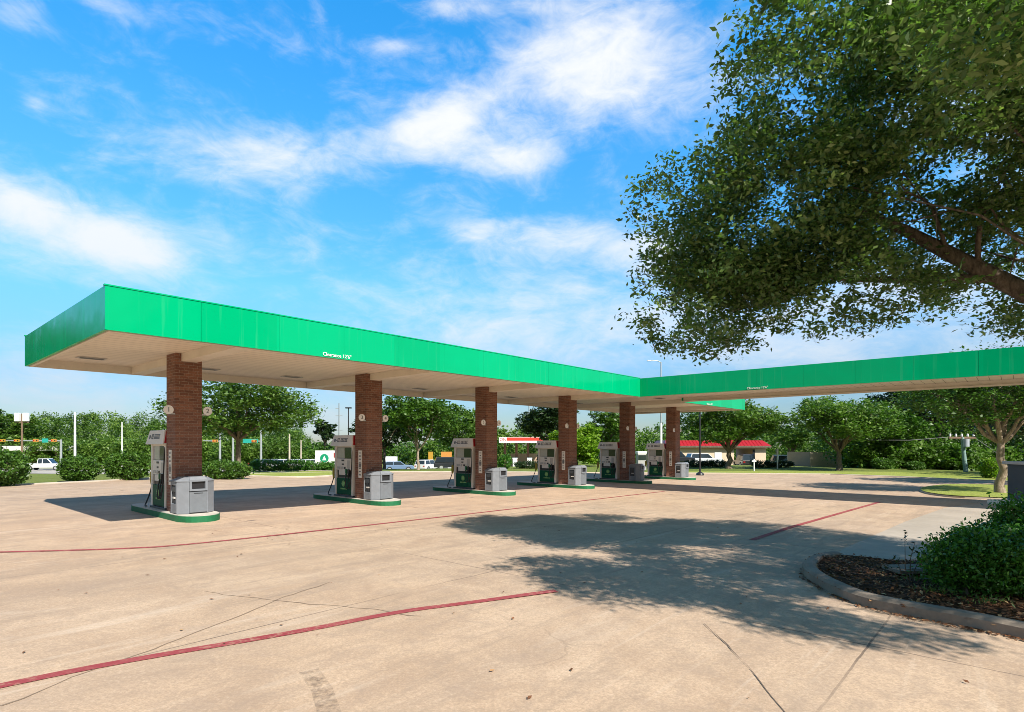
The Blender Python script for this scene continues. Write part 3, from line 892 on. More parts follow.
def make_dispenser():
    r = empty('fuel_dispenser', (0, 0, 0))
    # body
    b = MB()
    b.box(-0.27, 0.27, -0.54, -0.43, 0.0, 1.66, 0); b.box(-0.27, 0.27, 0.43, 0.54, 0.0, 1.66, 0)
    b.box(-0.20, 0.20, -0.43, 0.43, 0.0, 1.66, 1); b.box(-0.25, 0.25, -0.43, 0.43, 1.60, 1.66, 0)
    b.box(-0.29, 0.29, -0.56, 0.56, -0.004, 0.05, 2)
    b.build('cabinet', [M['pumpwhite'], M['pumpgrey'], M['bindark']], r, bevel=0.012)
    for s in (-1, 1):
        d = MB(); x = lambda a: s * a
        X = sorted((x(0.262), x(0.202)))
        d.box(X[0], X[1], -0.425, 0.425, 0.07, 0.60, 0)
        Y = sorted((x(0.268), x(0.2625)))
        dm = d.build('lower_door', [M['pumpgreen']], r, bevel=0.01)
        e = MB(); e.cyl((x(0.266), 0.02, 0.42), (1, 0, 0), 0.065, 0.006, 12, 0)
        for k in range(12):
            w = 2 * math.pi * k / 12
            e.cyl((x(0.266), 0.02 + 0.085 * math.cos(w), 0.42 + 0.085 * math.sin(w)), (1, 0, 0), 0.018, 0.006, 6, 0)
        for k in range(5): e.box(Y[0], Y[1], -0.17 + k * 0.075, -0.12 + k * 0.075, 0.23, 0.275, 0)
        e.build('emblem', M['emblem'], dm)
        n = MB(); X2 = sorted((x(0.225), x(0.202))); n.box(X2[0], X2[1], -0.425, 0.425, 0.62, 0.85, 0)
        n.build('nozzle_bay', M['dark'], r)
        p = MB()
        X3 = sorted((x(0.258), x(0.202)))
        p.box(X3[0], X3[1], -0.425, 0.425, 0.865, 1.235, 0)
        p.box(*X3, -0.18, 0.30, 0.70, 0.864, 0)
        pm = p.build('control_panel', [M['pumpwhite']], r, bevel=0.008)
        k_ = MB(); X4 = sorted((x(0.266), x(0.2585)))
        k_.box(*X4, -0.02, 0.13, 1.15, 1.20, 0); k_.box(*X4, 0.0, 0.11, 1.03, 1.075, 0)
        k_.box(*X4, -0.10, 0.0, 0.90, 0.965, 0); k_.box(*X4, 0.20, 0.38, 0.90, 0.97, 1); k_.box(*X4, -0.36, -0.2, 0.92, 1.18, 1)
        k_.cyl((x(0.262), 0.10, 0.93), (1, 0, 0), 0.05, 0.008, 16, 1)
        k_.build('keypad', [M['dark'], M['pumpgrey']], pm)
        sc = MB(); X5 = sorted((x(0.235), x(0.202)))
        sc.box(*X5, -0.425, -0.02, 1.245, 1.595, 0); sc.box(*X5, 0.0, 0.425, 1.245, 1.595, 1)
        sc.build('display', [M['screen'], M['screenrefl']], r)
        for yy, mm in ((-0.30, M['dark']), (-0.16, M['hosegreen'])):
            nz = MB()
            nz.tube([(x(0.24), yy, 0.80), (x(0.275), yy + 0.01, 0.72), (x(0.26), yy + 0.02, 0.635)], [0.032, 0.03, 0.018], 8)
            nz.box(*sorted((x(0.225), x(0.30))), yy - 0.035, yy + 0.035, 0.76, 0.90)
            nz.build('nozzle', mm, r)
            hz = MB(); hp = [(x(0.28), yy, 0.76), (x(0.34), yy - 0.06, 0.55), (x(0.37), yy - 0.12, 0.30), (x(0.36), yy - 0.17, 0.26), (x(0.32), -0.50, 0.55), (x(0.30), -0.51, 1.0), (x(0.28), -0.50, 1.45), (x(0.26), -0.47, 1.58)]
            hz.tube(chaikin(hp, 2), 0.015, 6); hz.build('hose', M['rubber'], r)
    # hose and nozzle hanging on the end away from the column
    hz = MB(); hz.tube(chaikin([(-0.12, 0.545, 1.5), (-0.16, 0.62, 1.35), (-0.17, 0.66, 0.9), (-0.18, 0.74, 0.55), (-0.22, 0.86, 0.25), (-0.28, 0.92, 0.06), (-0.33, 0.80, 0.02), (-0.36, 0.60, 0.03)], 2), 0.018, 6)
    hz.build('hose', M['rubber'], r)
    hn = MB(); hn.tube([(-0.19, 0.70, 0.92), (-0.19, 0.69, 0.72), (-0.19, 0.71, 0.58)], [0.05, 0.06, 0.035], 8); hn.build('nozzle', M['nozzle'], r)
    # flared topper
    t = MB()
    t.hexa([(-0.36, -0.64, 1.66), (0.36, -0.64, 1.66), (0.36, 0.64, 1.66), (-0.36, 0.64, 1.66)],
           [(-0.29, -0.545, 2.0), (0.29, -0.545, 2.0), (0.29, 0.545, 2.0), (-0.29, 0.545, 2.0)], 0)
    t.box(-0.365, 0.365, -0.645, 0.645, 1.64, 1.668, 0)
    tm = t.build('topper', [M['whitedull']], r, bevel=0.008)
    g = MB()
    yv = 0.46
    for wd, gap_, hh, zz in ((0.085, 0.02, 0.10, 1.83), (0.055, 0.03, 0.025, 1.83), (0.06, 0.015, 0.13, 1.84), (0.06, 0.06, 0.13, 1.84), (0.065, 0.015, 0.12, 1.84), (0.065, 0.015, 0.12, 1.84), (0.065, 0.015, 0.12, 1.84), (0.065, 0.015, 0.12, 1.84), (0.065, 0.0, 0.12, 1.84)):
        xo = lambda z: -0.36 + (z - 1.66) / 0.34 * 0.07
        z0, z1 = zz - hh / 2, zz + hh / 2
        for k in ((0, 0.3), (0.42, 0.7), (0.82, 1.0)) if hh > 0.1 else ((0, 1),):
            za, zb = z0 + (z1 - z0) * k[0], z0 + (z1 - z0) * k[1]
            sh = 0.0 if k[0] != 0.42 else wd * 0.35
            g.hexa([(xo(za) - 0.006, yv - wd + sh, za), (xo(za) + 0.004, yv - wd + sh, za), (xo(za) + 0.004, yv, za), (xo(za) - 0.006, yv, za)],
                   [(xo(zb) - 0.006, yv - wd + sh, zb), (xo(zb) + 0.004, yv - wd + sh, zb), (xo(zb) + 0.004, yv, zb), (xo(zb) - 0.006, yv, zb)], 0)
        if hh > 0.1:
            g.hexa([(xo(z0) - 0.0055, yv - 0.02, z0), (xo(z0) + 0.004, yv - 0.02, z0), (xo(z0) + 0.004, yv - 0.0005, z0), (xo(z0) - 0.0055, yv - 0.0005, z0)],
                   [(xo(z1) - 0.0055, yv - 0.02, z1), (xo(z1) + 0.004, yv - 0.02, z1), (xo(z1) + 0.004, yv - 0.0005, z1), (xo(z1) - 0.0055, yv - 0.0005, z1)], 0)
        yv -= wd + gap_
    g.build('lettering', M['lettergrey'], tm)
    e = MB()
    e.hexa([(-0.33, -0.636, 1.675), (0.33, -0.636, 1.675), (0.33, -0.62, 1.675), (-0.33, -0.62, 1.675)],
           [(-0.26, -0.555, 1.985), (0.26, -0.555, 1.985), (0.26, -0.53, 1.985), (-0.26, -0.53, 1.985)], 0)
    for v in range(len(e.v)): e.v[v] = (e.v[v][0], e.v[v][1] - 0.006, e.v[v][2])
    e.build('end_panel', M['red'], tm)
    return r

def make_bin():
    r = empty('service_bin', (0, 0, 0))
    # plan: back at y=+0.31 against the column, angled front towards -y
    b = MB(); HB = 0.76
    b.prism([(-0.385, 0.29), (-0.385, -0.08), (-0.19, -0.225), (0.19, -0.225), (0.385, -0.08), (0.385, 0.29)], 0.0, HB - 0.03, 1)
    for s in (-1, 1):
        a = Vector((s * 0.42, -0.09)); c = Vector((s * 0.205, -0.262)); d = (c - a).normalized(); nn = Vector((d.y, -d.x))
        nn = nn if nn.y < 0 else -nn
        p = [a, c, c - nn * 0.03, a - nn * 0.03]
        if s > 0: p = p[::-1]
        b.prism([(q.x, q.y) for q in p], 0.012, HB, 0)
    b.box(0.388, 0.418, -0.07, 0.305, 0.012, HB, 0)
    b.box(-0.418, -0.388, -0.07, -0.02, 0.012, HB, 0); b.box(-0.418, -0.388, 0.255, 0.305, 0.012, HB, 0)
    b.box(-0.416, -0.386, -0.019, 0.254, 0.012, 0.24, 0); b.box(-0.416, -0.386, -0.019, 0.254, HB - 0.09, HB, 0)
    b.build('shell', [M['binplastic'], M['bindark']], r, bevel=0.012)
    lid = MB()
    top = [(-0.43, 0.32), (-0.43, -0.10), (-0.21, -0.272), (0.21, -0.272), (0.43, -0.10), (0.43, 0.32)]
    sm = [(-0.25, 0.28), (-0.25, -0.08), (-0.17, -0.20), (0.17, -0.20), (0.25, -0.08), (0.25, 0.28)]
    lid.prism(top[::-1], HB + 0.002, HB + 0.022, 0, 0); lid.prism(top[::-1], HB + 0.022, HB + 0.10, 0, 0, sm[::-1])
    lid.build('lid', [M['binplastic']], r, bevel=0.01)
    dr = MB(); dr.box(-0.192, 0.192, -0.258, -0.228, 0.03, 0.525, 0); dr.box(-0.10, 0.10, -0.266, -0.2585, 0.475, 0.492, 1)
    dr.build('door', [M['binpanel'], M['bindark']], r, bevel=0.006)
    ho = MB(); z0, z1 = 0.54, 0.80
    ho.box(-0.20, -0.15, -0.285, -0.228, z0, z1, 0); ho.box(0.15, 0.20, -0.285, -0.228, z0, z1, 0)
    ho.box(-0.149, 0.149, -0.285, -0.228, z0, z0 + 0.045, 0); ho.box(-0.149, 0.149, -0.285, -0.228, z1 - 0.04, z1, 0)
    ho.box(-0.148, 0.148, -0.234, -0.2265, z0 + 0.047, z1 - 0.042, 1)
    ho.hexa([(-0.20, -0.285, z1 + 0.001), (0.20, -0.285, z1 + 0.001), (0.20, 0.0, z1 + 0.001), (-0.20, 0.0, z1 + 0.001)],
            [(-0.16, -0.22, z1 + 0.075), (0.16, -0.22, z1 + 0.075), (0.16, 0.0, z1 + 0.075), (-0.16, 0.0, z1 + 0.075)], 0)
    ho.build('hopper', [M['binplastic'], M['dark']], r)
    tw = MB(); tw.box(-0.412, -0.384, 0.02, 0.22, 0.52, 0.64, 0); tw.build('towel_holder', M['bindark'], r)
    sq = MB(); sq.tube([(-0.405, 0.05, 0.25), (-0.408, 0.10, 0.54)], 0.012, 6, 0); sq.box(-0.422, -0.395, 0.02, 0.15, 0.36, 0.40, 1)
    sq.build('squeegee', [M['dark'], M['whitedull']], r)
    return r

disp0 = make_dispenser(); bin0 = make_bin(); isl0 = make_island('')
for i, u in enumerate(COLU):
    c = P(u, 0); zg = H(P(u, 3.6).x, P(u, 3.6).y)
    isl = isl0 if i == 0 else copy_tree(isl0)
    isl.location = (c.x, c.y, zg); isl.rotation_euler = (0, 0, ROT)
    tag(isl, 'raised island with green painted kerb round the %s brick column from the outer canopy end' % ordinal[i], 'island', 'pump islands under the canopy')
    d = disp0 if i == 0 else copy_tree(disp0)
    p = P(u, 4.56); d.location = (p.x, p.y, zg + 0.15); d.rotation_euler = (0, 0, ROT)
    tag(d, 'white fuel dispenser with green lower door ' + where[i], 'fuel pump', 'fuel dispensers under the canopy')
    b = bin0 if i == 0 else copy_tree(bin0)
    p = P(u + (0.0), 2.92); b.location = (p.x, p.y, zg + 0.15); b.rotation_euler = (0, 0, ROT)
    tag(b, 'grey plastic bin and windscreen wash station ' + where[i], 'bin', 'bins in front of the brick columns')

# ------------------------------------------------------------------ near oak on the right
OX, OY = 8.3, 5.2
rgo = np.random.default_rng(11)
oak_lobes = [
    (3.65, 8.3, 5.15, 1.9, 1.5, 1.35), (3.0, 8.6, 3.95, 1.25, 1.3, 0.85), (4.85, 7.1, 6.7, 2.1, 1.8, 1.6),
    (6.5, 7.3, 6.4, 2.5, 2.0, 1.8), (5.4, 7.9, 4.5, 1.7, 1.5, 0.8), (7.3, 8.2, 4.2, 1.2, 1.2, 0.85),
    (5.2, 5.6, 5.9, 1.2, 1.1, 0.95), (8.9, 6.2, 6.3, 2.3, 2.3, 1.7), (8.9, 3.6, 5.9, 1.9, 1.8, 1.3),
    (6.0, 3.0, 5.3, 1.6, 1.3, 0.8), (6.6, 1.7, 5.2, 1.5, 1.0, 0.7), (4.5, 3.0, 5.2, 1.25, 1.0, 0.7), (6.0, 4.3, 5.4, 1.3, 1.0, 0.7), (10.6, 4.5, 5.6, 1.8, 2.0, 1.5),
    (7.9, 2.0, 5.2, 1.3, 1.1, 0.7), (4.6, 8.2, 4.0, 1.4, 1.2, 0.62), (3.1, 8.6, 4.9, 1.1, 1.1, 0.9), (3.75, 3.95, 5.05, 0.95, 0.85, 0.6),
]
oak = empty('oak_tree', (OX, OY, 0.05), 0, 'huge green oak hanging over the lot, higher than the canopy', 'tree')
rel = [(l[0] - OX, l[1] - OY, l[2] - 0.05) + l[3:] for l in oak_lobes]
cl, who = clusters(rel, 6600, rgo, 1.15, 0.34, 1.1)
# the underside is bare round the heavy limb and below it towards the lot
LIMB = [Vector(q) for q in ((-0.25, 0.2, 2.2), (-0.75, 1.3, 2.95), (-1.35, 2.3, 3.6), (-2.0, 2.75, 4.25), (-2.7, 3.0, 4.8))]
def bare(p):
    for a, b in zip(LIMB[:-1], LIMB[1:]):
        for t in (0.0, 0.33, 0.67, 1.0):
            q = a.lerp(b, t)
            dx, dy, dz = p[0] - q.x, p[1] - q.y, p[2] - q.z
            if -2.6 < dy < 0.15 and abs(dx - 0.75 * dy) < 0.27 and abs(dz - 0.27 * dy) < 0.27: return True
    return False
keep = np.array([not bare(p) for p in cl]); cl, who = cl[keep], who[keep]
mbo = MB()
fork = (-0.3, 0.25, 2.3)
limb_tree(mbo, (0, 0, -0.2), fork, rel, cl, who, 0.27, rgo, 0.0, tw=0.006, limb=(0.09, 0.14), low=4.9)
# the heavy limb that shows low on the right
mbo.tube([(-0.25, 0.2, 2.2), (-0.75, 1.3, 2.95), (-1.35, 2.3, 3.6), (-2.0, 2.75, 4.25), (-2.7, 3.0, 4.8), (-3.5, 3.1, 5.2)], [0.20, 0.165, 0.13, 0.105, 0.075, 0.025], 10)
for a_, b_, r_ in (((-1.3, 2.2, 3.55), (-2.3, 2.0, 4.7), 0.05), ((-1.9, 2.7, 4.15), (-2.1, 1.9, 5.3), 0.045), ((-1.0, 1.8, 3.2), (-0.6, 2.8, 4.0), 0.045),
                   ((-2.2, 2.85, 4.4), (-3.2, 2.3, 5.3), 0.035), ((-1.6, 2.5, 3.85), (-2.4, 3.4, 4.35), 0.04), ((-1.2, 2.1, 3.45), (-1.5, 3.2, 4.6), 0.04)):
    bp = chaikin(bend(a_, b_, 4, rgo, 0.06, 0.22), 1); nb = len(bp)
    mbo.tube(bp, [r_ * (1 - 0.8 * q / (nb - 1)) for q in range(nb)], 6)
    for _ in range(3):
        t_ = bp[int(rgo.integers(nb // 2, nb))]
        e_ = t_ + Vector(rgo.normal(size=3)) * 0.45
        mbo.tube(bend(t_, e_, 3, rgo, 0.05, 0.2), [r_ * 0.3, r_ * 0.25, r_ * 0.18, r_ * 0.08], 4, cap=False)
mbo.tube([(-1.75, 2.6, 4.0), (-2.5, 3.0, 4.1), (-3.3, 3.2, 4.15), (-4.2, 3.4, 4.3)], [0.07, 0.055, 0.04, 0.015], 7)
mbo.tube([(-0.8, 1.4, 3.0), (-0.7, 2.4, 3.9), (-0.9, 3.0, 4.8), (-1.2, 3.2, 5.8)], [0.12, 0.10, 0.07, 0.03], 8)
mbo.build('trunk', M['bark'], oak)
link_mesh('crown', crown_mesh('crown', cl, 0.27, 42, 0.082, 0.038, M['leaf_oak'], rgo, 0.5, 0.35, 0.5), oak)

# ------------------------------------------------------------------ shrubs round the planting bed
bb = G(985, 600)
bush('shrub', (5.75, 6.75, 0.08), 'rounded dark green shrub in the kerbed mulch bed', 'shrub', None,
     [(0.0, 0.0, 0.36, 0.62, 0.52, 0.34), (0.5, 0.12, 0.40, 0.75, 0.55, 0.38), (-0.42, 0.05, 0.30, 0.36, 0.38, 0.26), (0.42, 0.3, 0.80, 0.20, 0.22, 0.26), (1.0, 0.2, 0.42, 0.6, 0.5, 0.38)],
     2600, 24, (0.052, 0.026), M['leaf_bush'], 5, crad=0.13)
# loose twigs sticking out on the left of the shrub
mbx = MB(); rgx = np.random.default_rng(3); cpts = []
for k in range(5):
    a = Vector((4.98 + 0.05 * k, 7.0 + 0.05 * k, 0.35)); b2 = a + Vector((-0.15 + 0.05 * k, 0.05, 0.25 + 0.12 * (k % 3)))
    mbx.tube(bend(a, b2, 3, rgx, 0, 0.2), [0.006, 0.005, 0.004, 0.002], 4)
    cpts += [b2] * 9
# leaf litter, weeds
def inside_bed(n, rg, margin=0.0):
    xs = [p[0] for p in bed_poly]; ys = [p[1] for p in bed_poly]; out = []
    while len(out) < n:
        x = rg.uniform(min(xs), min(max(xs), 9.5)); y = rg.uniform(min(ys), max(ys))
        if in_poly(x, y, bed_poly): out.append((x, y))
    return np.array(out)
rgl = np.random.default_rng(21)
pts = inside_bed(15000, rgl)
zz = np.array([H(x, y) + 0.09 + 0.035 * mnoise.noise(Vector((x * 2.2, y * 2.2, 3))) + rgl.uniform(-0.005, 0.02) for x, y in pts])
vv = leaf_arrays(np.column_stack([pts, zz]), 0.055, 0.026, rgl, 0.75, 0, 1.6)
o = link_mesh('leaf_litter', quads_mesh('leaf_litter', vv, M['litter'], rgl.beta(1.2, 2.2, len(vv))))
tag(o, 'dry brown and orange leaves covering the mulch bed', 'leaves', kind='stuff')
# strays along the kerb and on the paving
kp = [p for p in resample(Kf, 0.05)]
sp = []
for _ in range(700):
    p = kp[int(rgl.integers(0, len(kp)))]
    off = abs(rgl.normal()) * 0.07 + 0.01
    a = rgl.uniform(0, 6.28)
    t = Vector((rgl.normal() * 0.04, -off, 0))
    q = p + t
    if not in_poly(q.x, q.y, bed_poly): sp.append((q.x, q.y, H(q.x, q.y) + 0.012))
for _ in range(90):
    x, y = rgl.uniform(-7, 7), rgl.uniform(3.5, 13)
    sp.append((x, y, H(x, y) + 0.012))
sp = np.array(sp)
vv = leaf_arrays(sp, 0.05, 0.024, rgl, 0.92, 0, 3.0)
o = link_mesh('fallen_leaves', quads_mesh('fallen_leaves', vv, M['litter'], rgl.beta(1.2, 2.5, len(vv))))
tag(o, 'loose dry leaves scattered along the kerb and over the paving', 'leaves', kind='stuff')
wp = []
for cx, cy in ((G(962, 598).x, G(962, 598).y), (G(940, 603).x, G(940, 603).y), (G(985, 612).x, G(985, 612).y), (G(920, 590).x, G(920, 590).y)):
    for _ in range(130): wp.append((cx + rgl.normal() * 0.13, cy + rgl.normal() * 0.09, 0.10 + abs(rgl.normal()) * 0.03))
vv = leaf_arrays(np.array(wp), 0.05, 0.012, rgl, -0.3, -0.6, 0.3)
o = link_mesh('weeds', quads_mesh('weeds', vv, M['weed'], rgl.uniform(0, 1, len(vv))))
tag(o, 'small green weeds sprouting through the leaf litter', 'weeds', kind='stuff')
# sprig at the left of the shrub
sprig = empty('sapling', (4.9, 7.1, 0.08), 0, 'thin dark sprig standing in the mulch beside the rounded shrub', 'plant')
mbx = MB(); cp = []
for k, (dx, dz) in enumerate(((-0.08, 0.62), (0.05, 0.50), (-0.20, 0.34), (0.16, 0.42), (-0.3, 0.22))):
    e = Vector((dx, rgx.normal() * 0.05, dz)); mbx.tube(bend((0, 0, -0.03), e, 3, rgx, 0, 0.15), [0.007, 0.005, 0.004, 0.002], 4, cap=False)
    for _ in range(12): cp.append(np.array(e) * rgx.uniform(0.7, 1.05) + rgx.normal(size=3) * 0.025)
mbx.build('stem', M['bark'], sprig)
link_mesh('foliage', quads_mesh('foliage', leaf_arrays(np.array(cp), 0.05, 0.022, rgx, 0, 0, 0.3), M['leaf_dark'], rgx.uniform(0, 0.7, len(cp))), sprig)
# meter box lid in the bed
g = G(908, 580)
mb = MB(); mb.box(-0.26, 0.26, -0.16, 0.16, 0.0, 0.045, 0); mb.box(-0.22, 0.22, -0.12, 0.12, 0.045, 0.052, 0); mb.box(-0.03, 0.03, -0.11, -0.09, 0.052, 0.058, 1)
o = mb.build('meter_box', [M['kerb'], M['dark']], None, (g.x, g.y, 0.082), 0.008); o.rotation_euler = (R(3), 0, 0.12)
tag(o, 'flat grey meter box lid lying in the leaf litter', 'meter box')

# blue grey cabinet on its pale plinth
cb = empty('storage_cabinet', (18.5, 18.9, H(18.5, 18.9)), 0.0, 'blue grey metal cabinet with a pale overhanging lid on a white plinth', 'cabinet')
mb = MB(); mb.box(-2.3, 1.2, -0.55, 0.7, -0.05, 0.16); mb.build('plinth', M['white'], cb)
mb = MB(); mb.box(-1.75, 1.0, -0.42, 0.55, 0.16, 1.36); mb.build('body', M['bluebox'], cb, bevel=0.02)
mb = MB(); mb.box(-1.85, 1.1, -0.5, 0.65, 1.362, 1.46); mb.build('lid', M['greylid'], cb, bevel=0.015)
for k in range(3):
    mb = MB(); mb.box(-1.72 + k * 0.9, -1.72 + k * 0.9 + 0.85, -0.45, -0.425, 0.22, 1.3); mb.build('door', M['bluebox'], cb, bevel=0.01)

# ------------------------------------------------------------------ trees
def gz(x, y): return H(x, y)
def place(px, Y): x = PX(px, Y); return (x, Y, H(x, Y))

tree('shade_tree', place(238, 36.5), 'round green shade tree behind the brick column flagged 1 and 2', None, (0.1, 0, 4.25, 4.55, 4.3, 2.25), 2.2, 0.19, 460, 34, (0.24, 0.13), M['leaf_mid'], M['bark'], 101, 10, 0.12, 0.62)
tree('shade_tree', place(418, 47), 'leafy bright green tree with a pale forked trunk behind the second column', None, (0.0, 0, 4.1, 3.2, 3.2, 2.3), 1.5, 0.13, 380, 32, (0.26, 0.15), M['leaf_hedge'], M['bark_pale'], 102, 9, 0.12, 0.55)
tree('shade_tree', place(460, 60), 'darker green tree beside the pale forked tree, behind the third pump', None, (0, 0, 3.9, 3.6, 3.2, 2.7), 1.8, 0.16, 300, 30, (0.32, 0.18), M['leaf_mid'], M['bark'], 103)
tree('shade_tree', place(384, 52), 'dark tree half hidden behind the second brick column', None, (0, 0, 3.6, 2.6, 2.6, 2.2), 1.8, 0.14, 200, 30, (0.3, 0.17), M['leaf_dark'], M['bark'], 104)
tree('evergreen_oak', place(549, 72), 'dark round oak between the red fuel station and the fourth column', None, (0, 0, 5.2, 4.0, 3.6, 3.1), 2.4, 0.25, 330, 32, (0.36, 0.2), M['leaf_dark'], M['bark'], 105)
tree('flowering_tree', place(577, 56), 'bright yellow green bushy tree behind the fourth column', None, (0.2, 0, 2.1, 2.7, 2.4, 2.1), 0.7, 0.12, 330, 32, (0.28, 0.18), M['leaf_bright'], M['bark'], 106, 9, 0.08)
tree('shade_tree', place(606, 75), 'tall green tree rising between the fourth and fifth columns', None, (0, 0, 4.6, 3.2, 3.0, 3.0), 2, 0.2, 260, 30, (0.36, 0.2), M['leaf_mid'], M['bark'], 107)
tree('evergreen_oak', place(729, 51), 'wide dark oak standing in front of the red roofed building', None, (-0.1, 0, 4.1, 4.7, 4.2, 2.1), 1.5, 0.26, 560, 32, (0.27, 0.15), M['leaf_mid'], M['bark'], 108, 11, 0.14, 0.6)
tree('evergreen_oak', place(839, 47.5), 'spreading green oak beside the tan wall on the verge', None, (0.1, 0, 4.0, 4.1, 4.0, 2.0), 1.5, 0.24, 520, 32, (0.25, 0.14), M['leaf_mid'], M['bark'], 109, 11, 0.14, 0.6)
tree('shade_tree', place(792, 74), 'smaller dark tree between the two verge oaks', None, (0, 0, 3.9, 2.3, 2.2, 2.1), 1.7, 0.15, 230, 30, (0.28, 0.16), M['leaf_mid'], M['bark'], 110)
tree('evergreen_oak', place(1001, 23.8), 'oak with a pale forked trunk on the rounded grass nose', None, (0.3, 0.6, 4.35, 3.6, 3.2, 1.75), 2.15, 0.18, 760, 36, (0.145, 0.075), M['leaf_hedge'], M['bark_pale'], 111, 11, 0.14, 0.5)
tree('shade_tree', place(1040, 30), 'dark leafy tree just behind the pale trunked oak', None, (0, 0, 4.4, 3.0, 3.0, 2.4), 2.0, 0.26, 420, 30, (0.2, 0.11), M['leaf_dark'], M['bark'], 112)
tree('shade_tree', place(940, 58), 'tall dark tree above the wood, behind the utility pole', None, (0, 0, 7.6, 6.2, 5, 3.4), 4.0, 0.3, 520, 32, (0.34, 0.19), M['leaf_dark'], M['bark'], 113)
tree('shade_tree', place(885, 52), 'light green tree between the spreading verge oak and the dark wood', None, (0, 0, 3.9, 3.0, 2.8, 2.3), 1.4, 0.15, 300, 30, (0.27, 0.16), M['leaf_hedge'], M['bark'], 114)
tree('shade_tree', place(8, 120), 'tall tree rising above the treeline behind the lamp with two floodlights', None, (0, 0, 7.0, 5.0, 5.0, 4.6), 4, 0.3, 260, 28, (0.6, 0.35), M['leaf_mid'], M['bark'], 115)
tree('shade_tree', place(325, 130), 'small round dark tree on the skyline by the black flat headed lamp', None, (0, 0, 7.2, 2.6, 2.6, 2.6), 4, 0.25, 120, 28, (0.6, 0.35), M['leaf_dark'], M['bark'], 116, 7)

def woodland(name, label, masses, per, leaf, m, seed, npm=60, stuff=True):
    rg = np.random.default_rng(seed); vs = []; ts = []
    for (x, y, z, rx, ry, rz) in masses:
        d = rg.normal(size=(npm, 3)); d /= np.linalg.norm(d, axis=1)[:, None]
        cl = np.array((x, y, z)) + d * (rg.uniform(size=(npm, 1)) ** 0.2) * np.array((rx, ry, rz))
        c = np.repeat(cl, per, axis=0) + rg.normal(size=(npm * per, 3)) * rx * 0.13
        vs.append(leaf_arrays(c, leaf[0], leaf[1], rg, 0.3, 0, 0.6))
        tt = np.repeat(rg.beta(2, 3, npm) * 0.5, per) + rg.uniform(0, 0.35) + rg.uniform(0, 0.25, npm * per)
        ts.append(np.clip(tt, 0, 1))
    o = link_mesh(name, quads_mesh(name, np.concatenate(vs), m, np.concatenate(ts)))
    return tag(o, label, 'wood', kind='stuff')

rw = np.random.default_rng(77)
ms = []
for px in np.arange(-120, 300, 11):
    Y = rw.uniform(125, 165); x = PX(px, Y); z = H(x, Y)
    top = (444 - (415 + rw.uniform(-4, 7) + max(0, (px - 150) * 0.07))) / F * Y + 1.8
    rz = (top - z) / 2
    ms.append((x, Y, z + rz, rw.uniform(3.2, 4.6), 4, rz))
for px in np.arange(-120, 300, 14):
    Y = rw.uniform(112, 122); x = PX(px, Y); z = H(x, Y); ms.append((x, Y, z + 2.6, 3.4, 3, 2.6))
woodland('treeline', 'continuous green treeline on the horizon behind the white pickup', ms, 70, (0.42, 0.28), M['leaf_mid'], 41, 60)
ms = []
for px in np.arange(250, 460, 9):
    Y = rw.uniform(118, 140); x = PX(px, Y); z = H(x, Y); top = (444 - (441 + rw.uniform(-4, 3))) / F * Y + 1.8
    rz = (top - z) / 2; ms.append((x, Y, z + rz, 2.8, 3, rz))
woodland('treeline', 'low bright green trees on the horizon behind the white sign board', ms, 22, (0.65, 0.4), M['leaf_hedge'], 42, 36)
ms = []
for px in np.arange(440, 880, 10):
    Y = rw.uniform(105, 130); x = PX(px, Y); z = H(x, Y); top = (444 - (428 + rw.uniform(-5, 5))) / F * Y + 1.8
    rz = (top - z) / 2; ms.append((x, Y, z + rz, 3.2, 3, rz))
woodland('treeline', 'green treeline on the horizon behind the fuel pumps and red roof', ms, 24, (0.6, 0.36), M['leaf_mid'], 43, 46)
ms = []
for px in np.arange(850, 1180, 12):
    Y = rw.uniform(56, 68); x = PX(px, Y); z = H(x, Y); top = (444 - (408 + rw.uniform(-14, 12))) / F * Y + 1.8
    rz = (top - z) / 2; ms.append((x, Y, z + rz, 2.6, 2.6, rz))
for px in np.arange(856, 1180, 10):
    Y = rw.uniform(51, 56); x = PX(px, Y); z = H(x, Y); h = rw.uniform(0.8, 1.5) if px > 850 else 0.9; ms.append((x, Y, z + h, 1.5, 1.3, h))
woodland('treeline', 'dense dark wood with bushy edge behind the verge and leaning utility pole', ms, 30, (0.32, 0.19), M['leaf_mid'], 44, 80)
ms = []
for px in np.arange(1060, 1330, 16):
    Y = rw.uniform(33, 40); x = PX(px, Y); z = H(x, Y); ms.append((x, Y, z + 3.4, 2.6, 2.6, 3.4))
woodland('treeline', 'dark leafy trees massed beyond the blue grey cabinet', ms, 30, (0.26, 0.15), M['leaf_dark'], 45, 80)

tree('shade_tree', (-34, 25.5, 0), 'tall leafy tree beside the lot, closer to the large dark rounded bush', None, (0, 0, 6.2, 4.2, 4.2, 4.0), 2.6, 0.25, 240, 28, (0.42, 0.25), M['leaf_dark'], M['bark'], 121)
tree('shade_tree', (-44, 35, -0.4), 'tall leafy tree beyond the lot, closer to the street', None, (0, 0, 6.8, 4.8, 4.4, 4.4), 2.6, 0.25, 240, 28, (0.45, 0.27), M['leaf_dark'], M['bark'], 122)
